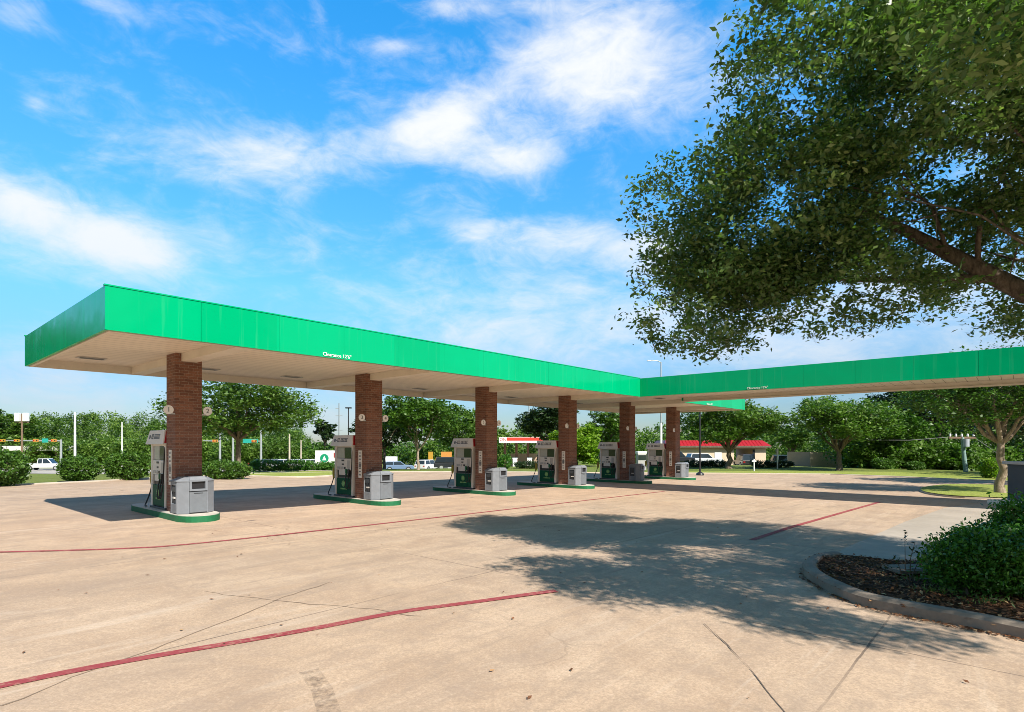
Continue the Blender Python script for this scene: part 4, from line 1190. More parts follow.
# hedges and bushes along the back of the lot
def hedge(px0, px1, Yb, top_px, label, m=M['leaf_hedge'], seed=1, n=260, cat='hedge', name='hedge', depth=0.7, g='hedges and bushes behind the lot'):
    x0, x1 = PX(px0, Yb), PX(px1, Yb); cx = (x0 + x1) / 2; zg_ = H(cx, Yb)
    h = max(0.6, (HOR - top_px) / F * Yb + 1.8 - zg_)
    w = (x1 - x0) / 2
    k = max(1, round(w / 1.0)); bx = []; w *= 0.94
    for i in range(k):
        t = -w + (2 * i + 1) * w / k
        bx.append((t, 0, h * 0.5, w / k * (1.22 if k > 1 else 0.97), depth, h * 0.5))
    return bush(name, (cx, Yb, zg_), label, cat, g, bx, int(n * 1.5), 18, (0.12, 0.065), m, seed, 0, 0.15)
hedge(-30, 28, 24.6, 449, 'largest dark rounded bush, beside the view of the street', M['leaf_hedge'], 51, 330, 'bush', 'bush', 1.0)
hedge(61, 98, 28.3, 456, 'single round bush beside the white pickup truck', M['leaf_hedge'], 52, 200, 'bush', 'bush', 0.8)
hedge(103, 152, 29.5, 452.5, 'clipped hedge behind the fuel dispenser of the first island', M['leaf_hedge'], 53, 280)
hedge(198, 252, 31.0, 461, 'low clipped hedge directly under the round shade tree', M['leaf_hedge'], 54, 260)
hedge(250, 312, 42.0, 460, 'long low hedge in front of the parked cars', M['leaf_bush'], 55, 260)
hedge(300, 352, 43.0, 462, 'low hedge in front of the white sign board', M['leaf_bush'], 56, 220)
hedge(536, 556, 58, 452, 'green shrub between the third column and fourth pump', M['leaf_hedge'], 57, 120, 'bush', 'bush')
hedge(498, 512, 50, 455, 'dark green bush beside the third column, below the red station', M['leaf_bush'], 58, 110, 'bush', 'bush')
hedge(515, 560, 51, 463, 'low dark hedge in front of the red fuel station', M['leaf_dark'], 59, 200)
hedge(684, 728, 54, 461.5, 'low dark hedge between the black lamp post and the wide oak', M['leaf_dark'], 60, 200)
hedge(752, 792, 53, 461.5, 'low dark hedge below the white van and bare sign post', M['leaf_dark'], 61, 200)
hedge(872, 892, 49.5, 459, 'light green bush on the verge beside the spreading oak', M['leaf_hedge'], 62, 150, 'bush', 'bush')
hedge(905, 925, 48.5, 462, 'low green bush at the edge of the dark wood', M['leaf_hedge'], 63, 130, 'bush', 'bush')
hedge(984, 998, 36, 459, 'small bush behind the pale trunked oak', M['leaf_bright'], 64, 120, 'bush', 'bush')

# ------------------------------------------------------------------ vehicles
def wheel(parent, x, y, r=0.33, w=0.22):
    mb = MB(); mb.cyl((x, y, r), (0, 1, 0), r, w, 20, 0); mb.build('wheel', M['rubber'], parent)
    o = parent.children[-1] if parent.children else None
    w_ = [c for c in parent.children if c.name.startswith('wheel')][-1]
    rm = MB(); s = 1 if y > 0 else -1
    rm.cyl((x, y + s * (w / 2 + 0.004), r), (0, 1, 0), r * 0.62, 0.012, 16); rm.build('rim', M['steel'], w_)

def car(name, loc, rz, paint, label, cat, kind='sedan', L=4.6, W=1.8, Hh=1.45, group=None):
    r = empty(name, loc, rz, label, cat, group)
    hl = L / 2
    if kind == 'pickup':
        body = [(-hl, 0.45), (-hl, 1.02), (0.05, 1.05), (hl * 0.42, 1.05), (hl * 0.93, 0.98), (hl, 0.8), (hl, 0.42)]
        cab = [(0.0 - hl * 0.30, 1.05), (-hl * 0.27, Hh), (hl * 0.20, Hh), (hl * 0.44, 1.05)]
    elif kind == 'suv':
        body = [(-hl, 0.4), (-hl, 0.98), (hl * 0.35, 1.0), (hl * 0.92, 0.92), (hl, 0.75), (hl, 0.38)]
        cab = [(-hl * 0.97, 0.98), (-hl * 0.86, Hh), (hl * 0.12, Hh), (hl * 0.42, 1.0)]
    else:
        body = [(-hl, 0.38), (-hl * 0.99, 0.86), (-hl * 0.55, 0.93), (hl * 0.35, 0.92), (hl * 0.9, 0.76), (hl, 0.6), (hl, 0.35)]
        cab = [(-hl * 0.72, 0.92), (-hl * 0.36, Hh), (hl * 0.10, Hh), (hl * 0.42, 0.92)]
    def extr(poly, w0, w1, mb):
        n = len(poly)
        vs = []
        zmin = min(p[1] for p in poly); zmax = max(p[1] for p in poly)
        for s in (-1, 1):
            for x, z in poly:
                t = (z - zmin) / (zmax - zmin)
                vs.append((x, s * (w0 + (w1 - w0) * t), z))
        fs = [tuple(range(n)), tuple(reversed(range(n, 2 * n)))] + [(i, n + i, n + (i+1) % n, (i+1) % n) for i in range(n)]
        mb._add(vs, fs)
    b = MB(); extr(body, W / 2, W / 2 * 0.95, b)
    if kind == 'pickup':
        b.box(-hl * 0.96, -hl * 0.33, -W * 0.42, W * 0.42, 1.03, 1.075)
    b.build('body', paint, r, bevel=0.06)
    c = MB(); extr(cab, W / 2 * 0.92, W / 2 * 0.78, c); c.build('cabin', paint, r, bevel=0.05)
    # windows: panes a little proud of the cabin sides, windscreen and rear
    g = MB(); x0, x1, x2, x3 = [p[0] for p in cab]; z0, z1 = cab[0][1] + 0.05, Hh - 0.07
    tz = lambda z: (z - cab[0][1]) / (Hh - cab[0][1])
    wy = lambda z: W / 2 * 0.92 + (W / 2 * 0.78 - W / 2 * 0.92) * tz(z) + 0.012
    xl = lambda z: x0 + (x1 - x0) * tz(z); xr = lambda z: x3 + (x2 - x3) * tz(z)
    mid = (x1 + x2) / 2
    for s in (-1, 1):
        for a, bb_ in ((lambda z: xl(z) + 0.12, lambda z: mid - 0.05), (lambda z: mid + 0.05, lambda z: xr(z) - 0.12)):
            q = [(a(z0), s * wy(z0), z0), (bb_(z0), s * wy(z0), z0), (bb_(z1), s * wy(z1), z1), (a(z1), s * wy(z1), z1)]
            g.quad(*(q if s < 0 else q[::-1]))
    for f_, s in ((xl, -1), (xr, 1)):
        o_ = 0.015 * s
        q = [(f_(z0) + o_, -wy(z0) + 0.1, z0), (f_(z0) + o_, wy(z0) - 0.1, z0), (f_(z1) + o_, wy(z1) - 0.1, z1), (f_(z1) + o_, -wy(z1) + 0.1, z1)]
        g.quad(*(q if s > 0 else q[::-1]))
    g.build('window', M['blueglass'], r)
    for x in (-hl * 0.62, hl * 0.62):
        for y in (-W / 2 + 0.08, W / 2 - 0.08): wheel(r, x, y, 0.37 if kind != 'sedan' else 0.33)
    for y in (-W * 0.36, W * 0.36):
        hb_ = MB(); hb_.box(hl - 0.06, hl + 0.012, y - 0.16, y + 0.16, 0.62, 0.74); hb_.build('headlight', M['white'], r)
        tb = MB(); tb.box(-hl - 0.012, -hl + 0.06, y - 0.12, y + 0.12, 0.7, 0.84); tb.build('taillight', M['lamp_red'], r)
    return r

def cplace(px, Y): return place(px, Y)
car('pickup_truck', cplace(46, 92), 0.25, M['carwhite'], 'white pickup truck driving past on the street', 'pickup', 'pickup', 5.7, 2.0, 1.85)
car('parked_car', cplace(399, 84), 0.2, M['carblue'], 'steel blue hatchback parked behind the second column', 'car', 'suv', 4.3, 1.8, 1.5)
car('parked_car', cplace(428, 80), 1.2, M['carwhite'], 'white car parked by the orange boards', 'car', 'suv', 4.6, 1.8, 1.6)
car('parked_car', cplace(444, 88), 0.1, M['carsilver'], 'silver sedan parked in front of the orange boards', 'car', 'sedan')
car('parked_car', cplace(453, 74), 0.15, M['cardark'], 'dark tall car parked behind the third fuel pump', 'car', 'suv', 4.9, 1.9, 1.7)
for i, (px, Y, pt, kd, lb) in enumerate((
        (262, 96, 'cardark', 'sedan', 'dark sedan behind the long hedge, beside the signal with teal sign'), (274, 98, 'cargrey', 'suv', 'grey car behind the long hedge, next to the dark sedan'),
        (285, 97, 'carwhite', 'sedan', 'white car behind the long hedge, below the light pole'), (297, 97, 'carsilver', 'suv', 'silver car behind the long hedge, next to the taller white van'),
        (310, 96, 'carwhite', 'suv', 'white van behind the long hedge, beside the sign board'))):
    car('parked_car', (lambda p: (p[0], p[1], p[2] + 0.35))(cplace(px, Y)), 1.25, M[pt], lb, 'car', kd, group='cars parked behind the hedge')
car('parked_car', cplace(779, 78), 1.45, M['carwhite'], 'white van facing the lot between red roofed building and tan wall', 'van', 'suv', 4.6, 1.9, 1.8)
car('parked_car', cplace(676, 74), 0.3, M['cardark'], 'dark car in front of the tan building, beside the sixth column', 'car', 'suv', 4.6, 1.85, 1.7)
car('parked_car', cplace(704, 76), 0.1, M['carsilver'], 'silver car parked beside the tan wall, behind the black lamp post', 'car', 'suv', 4.6, 1.85, 1.6)
car('parked_car', cplace(744, 79), 1.5, M['cardark'], 'black car standing in the open bay of the red roofed building', 'car', 'suv', 4.4, 1.85, 1.8)

# ------------------------------------------------------------------ buildings beyond the lot
Y0 = 82.0
xa, xb = PX(668, Y0), PX(766, Y0); zb = H((xa + xb) / 2, Y0)
wash = empty('car_wash_building', (xa, Y0, zb), 0, 'low tan building with a red metal roof and an open drive-through bay', 'building')
Lw = xb - xa; hw_ = 3.0; bx0, bx1 = PX(734, Y0) - xa, PX(755, Y0) - xa
mb = MB(); mb.box(0, bx0, 0, 0.3, 0, hw_); mb.box(bx1, Lw, 0, 0.3, 0, hw_); mb.box(bx0, bx1, 0, 0.3, 2.55, hw_)
mb.box(0, 0.3, 0.3, 7, 0, hw_); mb.box(Lw - 0.3, Lw, 0.3, 7, 0, hw_); mb.box(0.3, bx0, 6.7, 7, 0, hw_); mb.box(bx1, Lw - 0.3, 6.7, 7, 0, hw_)
mb.box(bx0 - 0.3, bx0, 0.3, 6.7, 0, hw_ - 0.01); mb.box(bx1, bx1 + 0.3, 0.3, 6.7, 0, hw_ - 0.01)
mb.build('wall', M['tanwall'], wash)
mb = MB(); mb.hexa([(-0.5, -0.6, hw_), (Lw + 0.5, -0.6, hw_), (Lw + 0.5, 7.6, hw_), (-0.5, 7.6, hw_)], [(-0.1, 0.9, hw_ + 0.8), (Lw - 0.1, 0.9, hw_ + 0.8), (Lw - 0.1, 6.1, hw_ + 0.8), (-0.1, 6.1, hw_ + 0.8)])
for k in range(int(Lw / 0.5)):
    xx = 0.2 + k * 0.5
    mb.hexa([(xx, -0.63, hw_ + 0.02), (xx + 0.05, -0.63, hw_ + 0.02), (xx + 0.05, -0.5, hw_ + 0.02), (xx, -0.5, hw_ + 0.02)], [(xx, 0.82, hw_ + 0.82), (xx + 0.05, 0.82, hw_ + 0.82), (xx + 0.05, 0.95, hw_ + 0.82), (xx, 0.95, hw_ + 0.82)])
mb.build('roof', M['redroof'], wash)
mb = MB(); mb.box(-0.5, Lw + 0.5, -0.66, -0.605, hw_ - 0.22, hw_ + 0.02); mb.build('eave_board', M['bark'], wash)
dx = PX(718, Y0) - xa
mb = MB(); mb.box(dx - 0.5, dx + 0.5, -0.05, -0.004, 0.05, 2.1); mb.build('door', M['white'], wash)
mb = MB(); mb.box(bx1 - 0.35, bx1 - 0.05, -0.06, -0.004, 0, 2.5); mb.build('bay_post', M['dark'], wash)

# tan enclosure wall
pa = place(788, 65); en = empty('enclosure_wall', (pa[0], pa[1], pa[2]), 0, 'low tan block wall enclosure with one brown side', 'wall')
x1 = PX(810, 63) - pa[0]; x2 = PX(837, 64) - pa[0]
mb = MB(); mb.hexa([(0, 0.0, -0.1), (x1, -2.0, -0.1), (x1, -1.75, -0.1), (0, 0.25, -0.1)], [(0, 0.0, 1.6), (x1, -2.0, 1.6), (x1, -1.75, 1.6), (0, 0.25, 1.6)])
mb.build('side_wall', M['tanwall2'], en)
mb = MB(); mb.hexa([(x1 + 0.01, -2.02, -0.1), (x2, -1.0, -0.1), (x2, -0.75, -0.1), (x1 + 0.01, -1.7, -0.1)], [(x1 + 0.01, -2.02, 1.6), (x2, -1.0, 1.6), (x2, -0.75, 1.6), (x1 + 0.01, -1.7, 1.6)])
mb.build('front_wall', M['tanwall'], en)

# rival station with red and white canopy
pr = place(499, 100); rs = empty('rival_station', (pr[0], pr[1], pr[2]), 0, 'small fuel station canopy with red and white band, seen past the third column', 'fuel station')
wr = PX(546, 100) - pr[0]
zt_ = (HOR - 437.2) / F * 100 + 1.8 - pr[2]
mb = MB(); mb.box(0, wr, 0, 6, zt_ - 1.0, zt_); mb.build('canopy', M['white'], rs)
mb = MB(); mb.box(1.35, wr - 0.05, -0.03, -0.004, zt_ - 0.6, zt_ - 0.05); mb.build('red_band', M['redband'], rs)
tm = text_mesh('ON', 0.75, M['red'])
link_mesh('lettering', mesh_join([(tm, Matrix.Translation((0.7, -0.02, zt_ - 0.42)) @ FRONT, [M['red']])], 'lettering'), rs)
for k in range(4):
    mb = MB(); xk = 1.0 + k * (wr - 2) / 3; mb.box(xk - 0.22, xk + 0.22, 2.6, 3.0, 0, zt_ - 1.0); mb.build('post', M['brick'], rs)
mb = MB(); mb.box(2.0, wr - 1, 5, 5.5, 0, 2.6); mb.build('shop_wall', M['tanwall2'], rs)
for k in range(2):
    mb = MB(); mb.box(2.4 + k * 2.6, 3.2 + k * 2.6, 2.4, 3.2, 0, 1.7); mb.box(2.35 + k * 2.6, 3.25 + k * 2.6, 2.35, 3.25, 1.7, 1.95); mb.build('pump', M['white'], rs)

# pale station canopy at far left behind the pickup
pr = place(2, 112); ls = empty('roadside_station', (pr[0], pr[1], pr[2]), 0, 'pale flat roofed station canopy behind the white pickup truck', 'fuel station')
wl = PX(52, 112) - pr[0]; zt_ = (HOR - 446) / F * 112 + 1.8 - pr[2]
mb = MB(); mb.box(-6, wl, 0, 6, zt_ - 0.9, zt_); mb.build('canopy', M['whitedull'], ls)
for xk in (1.0, 4.8, wl - 1.2):
    mb = MB(); mb.box(xk - 0.25, xk + 0.25, 2.6, 3.1, 0, zt_ - 0.9); mb.build('post', M['tanwall'], ls)
mb = MB(); mb.box(-5, wl - 2, 5, 5.4, 0, 2.4); mb.build('shop_wall', M['tanwall2'], ls)

# vacuum machine between the last two islands
pv = place(641, 47); vm_ = empty('vacuum_machine', pv, 0.1, 'grey vacuum machine with a white top, seen between the last two islands', 'vacuum')
mb = MB(); mb.box(-0.35, 0.35, -0.3, 0.3, 0, 1.35); mb.build('cabinet', M['pumpgrey'], vm_, bevel=0.03)
mb = MB(); mb.box(-0.32, 0.32, -0.32, -0.305, 0.85, 1.25); mb.build('panel', M['screen'], vm_)
mb = MB(); mb.box(-0.38, 0.38, -0.33, 0.33, 1.352, 1.55); mb.build('hood', M['white'], vm_, bevel=0.03)
mb = MB(); mb.tube(chaikin([(0.36, 0, 1.1), (0.5, 0, 0.9), (0.55, 0, 0.3), (0.45, -0.1, 0.1)], 2), 0.03, 6); mb.build('hose', M['rubber'], vm_)

# white sign board with a green roundel
ps = place(327, 62); sg = empty('sign_board', ps, 0.05, 'white board with a green roundel and small red panel behind the second pump', 'sign')
zs0 = (HOR - 465) / F * 62 + 1.8 - ps[2]; zs1 = (HOR - 450.5) / F * 62 + 1.8 - ps[2]
mb = MB(); mb.box(-1.25, 1.35, 0, 0.15, zs0, zs1); mb.build('panel', M['white'], sg)
zc = (zs0 + zs1) / 2 - 0.05; xr_ = -0.28
mb = MB(); mb.cyl((xr_, -0.012, zc), (0, 1, 0), 0.46, 0.02, 28, 0)
lg = mb.build('roundel', M['greenlogo'], sg)
mb = MB(); mb.prism([(xr_ - 0.22, 0), (xr_ + 0.22, 0), (xr_, 1)], 0, 0.01)
mb.v = [(v[0], -0.026 - v[2], zc - 0.22 + v[1] * 0.5) for v in mb.v]
mb.build('mark', M['white'], lg)
mb = MB(); mb.box(0.72, 1.28, -0.03, -0.004, zs1 - 0.75, zs1 - 0.25); mb.build('red_panel', M['red'], sg)
for xk in (-1.0, 1.1):
    mb = MB(); mb.box(xk - 0.06, xk + 0.06, 0.02, 0.12, -0.2, zs0); mb.build('post', M['steel'], sg)

# orange boards and portable blue unit
po = place(439, 86); ob = empty('menu_board', po, 0, 'orange and yellow boards on short posts beside the parked cars', 'sign')
for xk, m_ in ((-1.6, 'yellow'), (0.3, 'orange')):
    mb = MB(); mb.box(xk, xk + (0.7 if m_ == 'yellow' else 1.6), 0, 0.12, 0.9, 2.9); mb.build('board', M[m_], ob)
    mb = MB(); mb.box(xk + 0.25, xk + 0.35, 0.02, 0.1, 0, 0.9); mb.build('post', M['steel'], ob)
pb = place(390, 92); bxo = empty('ice_merchandiser', pb, 0.0, 'white and blue box standing behind the steel blue hatchback', 'ice box')
mb = MB(); mb.box(-1.0, 1.0, 0, 1.0, 0, 2.3); mb.build('cabinet', M['white'], bxo)
mb = MB(); mb.box(-0.85, 0.85, -0.03, -0.004, 0.5, 1.4); mb.build('door', mat('blue_panel', (0.04, 0.10, 0.40), 0.4), bxo)

# ------------------------------------------------------------------ poles, lamps, signals
def pole(name, px, Y, top_px, r, m, label, cat='pole', head=None, lean=0.0):
    p = place(px, Y); h = (HOR - top_px) / F * Y + 1.8 - p[2]
    o = empty(name, p, 0, label, cat)
    mb = MB(); mb.tube([(0, 0, -0.2), (lean * 0.5, 0, h * 0.5), (lean, 0, h)], [r * 1.15, r, r * 0.8], 10); mb.build('shaft', m, o)
    return o, h
pole('flag_pole', 75, 60, 412.5, 0.11, M['white'], 'tall plain white pole behind the single round bush')
pole('utility_pole', 122, 80, 422, 0.085, M['white'], 'thin pale pole behind the clipped hedge, against the treeline')
o, h = pole('street_lamp', 22, 78, 414, 0.13, M['wood'], 'brown lamp pole with two white floodlights', 'street lamp')
for s in (-1, 1):
    mb = MB(); mb.box(s * 0.55 - 0.32, s * 0.55 + 0.32, -0.25, 0.2, h - 1.0, h + 0.15); mb.build('lamp_head', M['white'], o, bevel=0.05)
mb = MB(); mb.box(-0.9, 0.9, -0.04, 0.04, h - 1.2, h - 1.06); mb.build('crossarm', M['wood'], o)
o, h = pole('street_lamp', 700, 39.5, 399, 0.055, M['blackmetal'], 'thin black lamp post standing on the lot by the sixth pump', 'street lamp')
mb = MB(); mb.lathe([(0.26, -0.05), (0.26, 0.12), (0.12, 0.22), (0.06, 0.24)], 16); mb.build('base', M['blackmetal'], o)
mb = MB(); mb.box(-0.25, 0.55, -0.12, 0.12, h, h + 0.12); mb.build('lamp_head', M['blackmetal'], o, bevel=0.03)
o, h = pole('street_lamp', 348.5, 66, 408.5, 0.07, M['blackmetal'], 'black lamp post with a flat head behind the second pump', 'street lamp')
mb = MB(); mb.box(-0.35, 0.35, -0.15, 0.15, h, h + 0.14); mb.build('lamp_head', M['blackmetal'], o, bevel=0.03)
o, h = pole('street_lamp', 661, 70, 362, 0.09, M['steel'], 'tall grey light pole rising above the roof junction', 'street lamp')
mb = MB(); mb.tube(chaikin([(0, 0, h - 0.1), (-0.3, 0, h + 0.15), (-1.3, 0, h + 0.2)], 2), 0.05, 6); mb.build('arm', M['steel'], o)
mb = MB(); mb.box(-1.7, -1.2, -0.12, 0.12, h + 0.1, h + 0.22); mb.build('lamp_head', M['steel'], o, bevel=0.03)
mb = MB(); mb.cyl((0, 0, (HOR - 434) / F * 70 + 1.8 - o.location.z), (0, 0, 1), 0.15, 2.6, 12); mb.build('sleeve', M['white'], o)
o, h = pole('transmission_pole', 339, 150, 403, 0.16, M['steel'], 'far grey transmission pole with short cross arms on the skyline', 'utility pole')
for k in range(4):
    mb = MB(); zz_ = h - 1.5 - k * 1.9; mb.box(-0.9, 0.9 if k % 2 else 0.1, -0.06, 0.06, zz_, zz_ + 0.14); mb.build('crossarm', M['steel'], o)
o, h = pole('transmission_pole', 529, 140, 400, 0.16, M['steel'], 'grey transmission pole behind the dark round oak', 'utility pole')
for k in range(2):
    mb = MB(); zz_ = h - 1.2 - k * 2.5; mb.box(-1.1, 1.1, -0.06, 0.06, zz_, zz_ + 0.14); mb.build('crossarm', M['steel'], o)
pole('utility_pole', 289.5, 78, 434, 0.12, M['palekerb'], 'taller pale pole above the parked cars, near the white sign board')
pole('utility_pole', 301, 90, 440, 0.10, M['palekerb'], 'shorter grey pole beside the parked white van')
pole('utility_pole', 473, 78, 446, 0.06, M['palekerb'], 'thin pale post behind the third dispenser')

# signals
def signal(px_pole, Y, top_px, px_arm, arm_py, heads, label, sign=None, ground_extra=0.0):
    p = place(px_pole, Y); h = (HOR - top_px) / F * Y + 1.8 - p[2]
    o = empty('traffic_signal', p, 0, label, 'traffic light')
    za = (HOR - arm_py) / F * Y + 1.8 - p[2]; xa_ = PX(px_arm, Y) - p[0]
    mb = MB(); mb.tube([(0, 0, -0.2), (0, 0, h)], [0.17, 0.14], 12); mb.build('pole', M['steel'], o)
    mb = MB(); mb.tube([(0, 0, za - 0.05), (xa_, 0, za + 0.05)], [0.10, 0.06], 8); mb.build('arm', M['steel'], o)
    for hx, m_ in heads:
        x = PX(hx, Y) - p[0]; q = MB()
        q.box(x - 0.36, x + 0.36, -0.32, -0.12, za - 0.19, za + 0.19, 0)
        for k, c_ in enumerate((1, 2, 3)): q.cyl((x - 0.23 + 0.23 * k, -0.33, za), (0, 1, 0), 0.09, 0.04, 10, c_)
        q.build('signal_head', [M[m_], M['lamp_red'], M['orange'], M['dark']], o)
    if sign:
        x = PX(sign[0], Y) - p[0]; q = MB(); q.box(x - sign[1] / 2, x + sign[1] / 2, -0.2, -0.15, za - 0.3, za + 0.3); q.build('street_sign', M['teal'], o)
    return o
signal(61, 86, 439.5, -40, 440.5, [(18, 'yellow'), (4, 'yellow'), (37, 'orange'), (55, 'orange')], 'traffic light mast with long arm above the white pickup', (46, 0.9))
signal(220, 84, 430, 203, 441, [(216, 'orange')], 'white traffic light mast beside the brick column flagged 1 and 2', None)
signal(233, 84, 431, 221, 431, [(236, 'orange')], 'slim traffic light mast beside the shade tree trunk', None)
signal(261, 84, 430, 244, 441, [(255, 'orange')], 'traffic light mast with a teal street sign behind the shade tree', (251, 2.2))

# leaning utility pole with wires
p = place(966, 45); up = empty('utility_pole', p, 0, 'short weathered green leaning pole with crossarm and wires', 'utility pole')
hz_ = (HOR - 437) / F * 45 + 1.8 - p[2]
mb = MB(); mb.tube([(0, 0, -0.2), (-0.3, 0, hz_)], [0.16, 0.12], 10); mb.build('shaft', M['pole_green'], up)
mb = MB(); mb.box(-1.35, 0.75, -0.06, 0.06, hz_ - 0.12, hz_ + 0.02); mb.build('crossarm', M['wood'], up)
for k in range(5):
    mb = MB(); mb.lathe([(0.05, 0), (0.09, 0.07), (0.05, 0.14), (0.07, 0.2), (0.02, 0.24)], 10, 0, (-1.25 + k * 0.46, 0, hz_ + 0.02)); mb.build('insulator', M['white'], up)
mb = MB(); mb.cyl((-0.2, -0.28, hz_ - 0.45), (0, 0, 1), 0.2, 0.6, 14); mb.build('transformer', M['greylid'], up)
mb = MB(); mb.tube([(-1.2, 0, hz_), (-4.0, 0.6, hz_ - 0.25), (-9.5, 2, hz_ - 0.2)], 0.018, 5); mb.tube([(0.6, 0, hz_), (2.2, 0, hz_ - 1.1), (3.2, 0, hz_ - 1.9)], 0.018, 5); mb.build('wire', M['wire'], up)

# small posts on the verge
p = place(754, 46); o = empty('bollard', p, 0, 'white marker post at the lot edge in front of the wide oak', 'bollard')
mb = MB(); mb.tube([(0, 0, -0.1), (0, 0, 0.95)], 0.05, 10); mb.build('post', M['white'], o)
mb = MB(); mb.box(-0.16, 0.16, -0.07, 0.07, 0.72, 0.84); mb.build('cap', M['white'], o)
p = place(777.5, 50); o = empty('sign_post', p, 0, 'bare grey sign post in front of the white van', 'post')
mb = MB(); mb.tube([(0, 0, -0.1), (0, 0, 1.75)], 0.06, 8); mb.build('post', M['steel'], o)
mb = MB(); mb.box(-0.12, 0.12, 0.062, 0.075, 1.2, 1.7); mb.build('plate', M['pumpgrey'], o)

# ------------------------------------------------------------------ sky, sun, camera
w = bpy.data.worlds.new('World'); scene.world = w; w.use_nodes = True
nt = w.node_tree
sunv = (-(U2 * 1.02 + U1 * 0.27) + Vector((0, 0, 1))).normalized()
sky = nd(nt, 'ShaderNodeTexSky', sky_type='NISHITA', sun_disc=False)
sky.sun_elevation = math.asin(sunv.z); sky.sun_rotation = math.atan2(sunv.x, sunv.y)
sky.altitude = 150; sky.air_density = 1.0; sky.dust_density = 0.35; sky.ozone_density = 2.2
hs = nd(nt, 'ShaderNodeHueSaturation', ins={'Saturation': 1.3, 'Value': 1.3, 'Hue': 0.49}); nt.links.new(sky.outputs[0], hs.inputs['Color'])
SKYC = None
tc = nd(nt, 'ShaderNodeTexCoord'); d = tc.outputs['Generated']
sx = nd(nt, 'ShaderNodeSeparateXYZ'); nt.links.new(d, sx.inputs[0])
az = mth(nt, 'ARCTAN2', sx.outputs[0], sx.outputs[1])
el = mth(nt, 'ARCSINE', sx.outputs[2])
nd_y = sx.outputs[1]
elf = ramp(nt, mth(nt, 'DIVIDE', el, math.pi / 2, clamp=True), [(0.0, (0.25, 0.29, 0.36)), (0.06, (0.34, 0.40, 0.49)), (0.16, (0.72, 0.84, 0.92)), (0.30, (0.72, 1.1, 1.2)), (0.42, (0.50, 1.2, 1.38)), (0.56, (0.42, 0.36, 0.34)), (1.0, (0.34, 0.22, 0.17))])  # upper stops dim and warm the unseen zenith to weaken blue fill
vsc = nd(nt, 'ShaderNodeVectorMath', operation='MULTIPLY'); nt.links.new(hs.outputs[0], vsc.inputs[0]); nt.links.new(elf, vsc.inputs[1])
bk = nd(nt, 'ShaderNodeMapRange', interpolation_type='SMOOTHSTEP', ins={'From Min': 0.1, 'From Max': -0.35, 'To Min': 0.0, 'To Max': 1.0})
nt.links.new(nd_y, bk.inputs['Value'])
SKYC = mixc(nt, bk.outputs[0], vsc.outputs[0], mixc(nt, 1.0, vsc.outputs[0], (1.0, 0.58, 0.42), 'MULTIPLY'))  # unseen sky behind the camera tinted warm for a more neutral fill
def azel(px, py):
    v = Vector(((px - 512) / F, 1, (HOR - py) / F)).normalized()
    return math.atan2(v.x, v.y), math.asin(v.z)
# stretched cloud coordinates on the dome
sc = nd(nt, 'ShaderNodeCombineXYZ')
nt.links.new(az, sc.inputs[0]); nt.links.new(mth(nt, 'MULTIPLY', el, 2.1), sc.inputs[1])
n_big = noise_tex(nt, sc.outputs[0], 5.0, 9, 0.62, 0.55)
n_fine = noise_tex(nt, sc.outputs[0], 16.0, 8, 0.65, 0.8)
cov = None
def blob(px, py, rx, ry, amp, rot=0.0):
    global cov
    a0, e0 = azel(px, py)
    a1, _ = azel(px + rx, py); _, e1 = azel(px, py - ry)
    ra, re = abs(a1 - a0), abs(e1 - e0)
    da = mth(nt, 'SUBTRACT', az, a0); de = mth(nt, 'SUBTRACT', el, e0)
    if rot:
        c_, s_ = math.cos(rot), math.sin(rot)
        da2 = mth(nt, 'ADD', mth(nt, 'MULTIPLY', da, c_), mth(nt, 'MULTIPLY', de, s_))
        de = mth(nt, 'SUBTRACT', mth(nt, 'MULTIPLY', de, c_), mth(nt, 'MULTIPLY', da, s_)); da = da2
    q = mth(nt, 'ADD', mth(nt, 'POWER', mth(nt, 'ABSOLUTE', mth(nt, 'DIVIDE', da, ra)), 2.0), mth(nt, 'POWER', mth(nt, 'ABSOLUTE', mth(nt, 'DIVIDE', de, re)), 2.0))
    g = mth(nt, 'MULTIPLY', mth(nt, 'EXPONENT', mth(nt, 'MULTIPLY', q, -1.0)), amp)
    cov = g if cov is None else mth(nt, 'ADD', cov, g)
for b in ((60, 228, 100, 40, 1.05), (140, 250, 64, 32, 1.0), (10, 200, 50, 22, 0.6), (225, 240, 30, 28, 0.42), (230, 160, 120, 34, 0.60, 0.12), (300, 150, 90, 30, 0.5, 0.1),
          (470, 100, 100, 26, 0.85, 0.42), (465, 140, 70, 36, 0.85), (560, 90, 90, 50, 0.58, 0.3), (660, 75, 110, 75, 0.72), (610, 40, 90, 40, 0.5), (520, 160, 40, 18, 0.6), (395, 46, 30, 8, 0.55),
          (470, 232, 28, 15, 0.75), (560, 238, 70, 24, 0.85), (640, 250, 60, 26, 0.6), (12, 14, 40, 24, 0.95), (100, 4, 40, 10, 0.6), (35, 105, 14, 14, 0.45), (420, 5, 90, 10, 0.4), (530, 4, 60, 12, 0.45),
          (80, 395, 200, 50, 0.75), (560, 330, 230, 60, 0.9), (900, 330, 300, 80, 0.7), (320, 420, 120, 18, 0.45), (-200, 150, 130, 60, 0.8), (1250, 150, 200, 80, 0.7), (1000, 120, 150, 90, 0.5)):
    blob(*b)
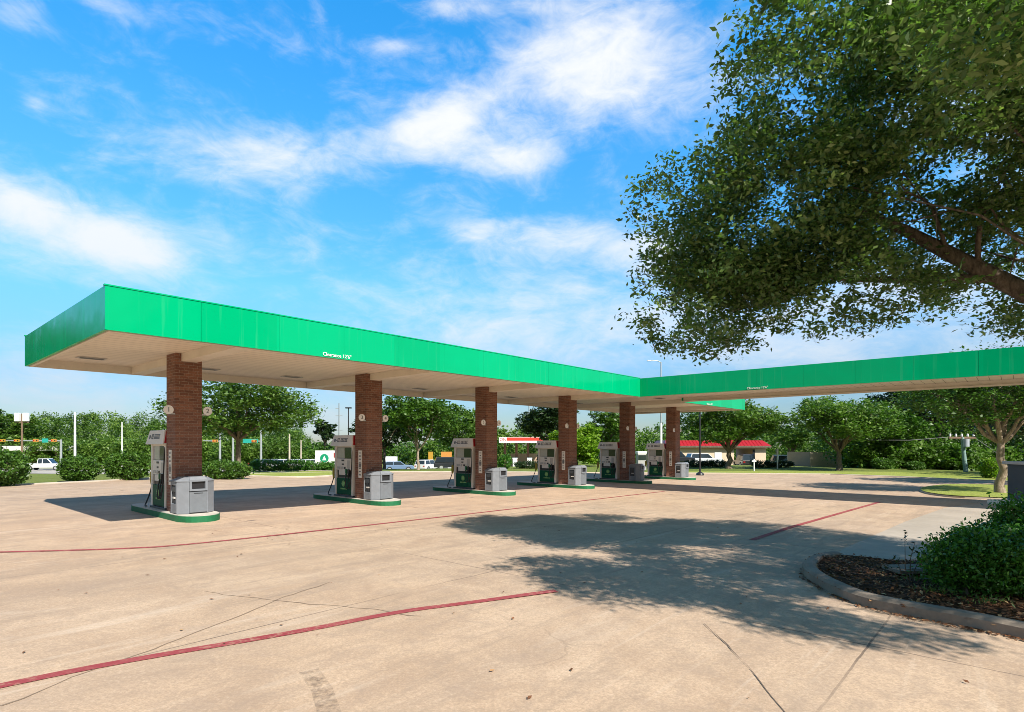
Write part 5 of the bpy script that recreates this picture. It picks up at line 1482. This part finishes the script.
# elsewhere round the sky: ordinary scattered cloud
back_ = mth(nt, 'MULTIPLY', mth(nt, 'LESS_THAN', sx.outputs[1], 0.05), 0.05)
cov = mth(nt, 'ADD', cov, back_)
nz = mth(nt, 'ADD', mth(nt, 'MULTIPLY', n_big, 0.7), mth(nt, 'MULTIPLY', n_fine, 0.3))
cl_ = mth(nt, 'ADD', cov, mth(nt, 'MULTIPLY', mth(nt, 'SUBTRACT', nz, 0.5), 3.4))
cl_ = mth(nt, 'SUBTRACT', cl_, 0.10)
mr = nd(nt, 'ShaderNodeMapRange', interpolation_type='SMOOTHSTEP', ins={'From Min': -0.15, 'From Max': 1.5, 'To Min': 0.0, 'To Max': 0.97})
nt.links.new(cl_, mr.inputs['Value'])
cmask = mth(nt, 'MULTIPLY', mr.outputs[0], mth(nt, 'GREATER_THAN', sx.outputs[2], 0.0))
CLOUD = 5.4
clc = ramp(nt, mth(nt, 'DIVIDE', el, math.pi / 2, clamp=True), [(0.0, (0.60, 0.68, 0.78)), (0.12, (0.80, 0.86, 0.92)), (0.26, (0.93, 0.95, 0.97)), (0.45, (0.93, 0.95, 0.97)), (0.6, 0.45)])
clv = nd(nt, 'ShaderNodeVectorMath', operation='SCALE'); clv.inputs['Scale'].default_value = CLOUD; nt.links.new(clc, clv.inputs[0])
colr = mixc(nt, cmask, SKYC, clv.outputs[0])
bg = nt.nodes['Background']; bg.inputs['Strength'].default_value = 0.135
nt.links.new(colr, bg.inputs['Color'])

sl = bpy.data.lights.new('sun', 'SUN'); sl.energy = 5.0; sl.angle = R(0.55); sl.color = (1.0, 0.95, 0.87)
so = bpy.data.objects.new('sun', sl); COL.objects.link(so)
so.rotation_euler = (-sunv).to_track_quat('-Z', 'Y').to_euler(); so.location = (20, -30, 40)

cam = bpy.data.cameras.new('camera'); co_ = bpy.data.objects.new('camera', cam); COL.objects.link(co_)
cam.sensor_width = 36; cam.lens = F / 1024 * 36; cam.shift_y = (HOR - 356) / 1024; cam.clip_end = 3000; cam.clip_start = 0.05
co_.location = (0, 0, 1.8); co_.rotation_euler = (R(90), 0, 0)
scene.camera = co_

vs_ = scene.view_settings
vs_.view_transform = 'Standard'; vs_.look = 'None'; vs_.exposure = 0.55; vs_.gamma = 1.0; vs_.use_curve_mapping = False
scene.cycles.use_denoising = True; scene.cycles.filter_width = 0.9
scene.cycles.max_bounces = 8; scene.cycles.diffuse_bounces = 4; scene.cycles.transparent_max_bounces = 12
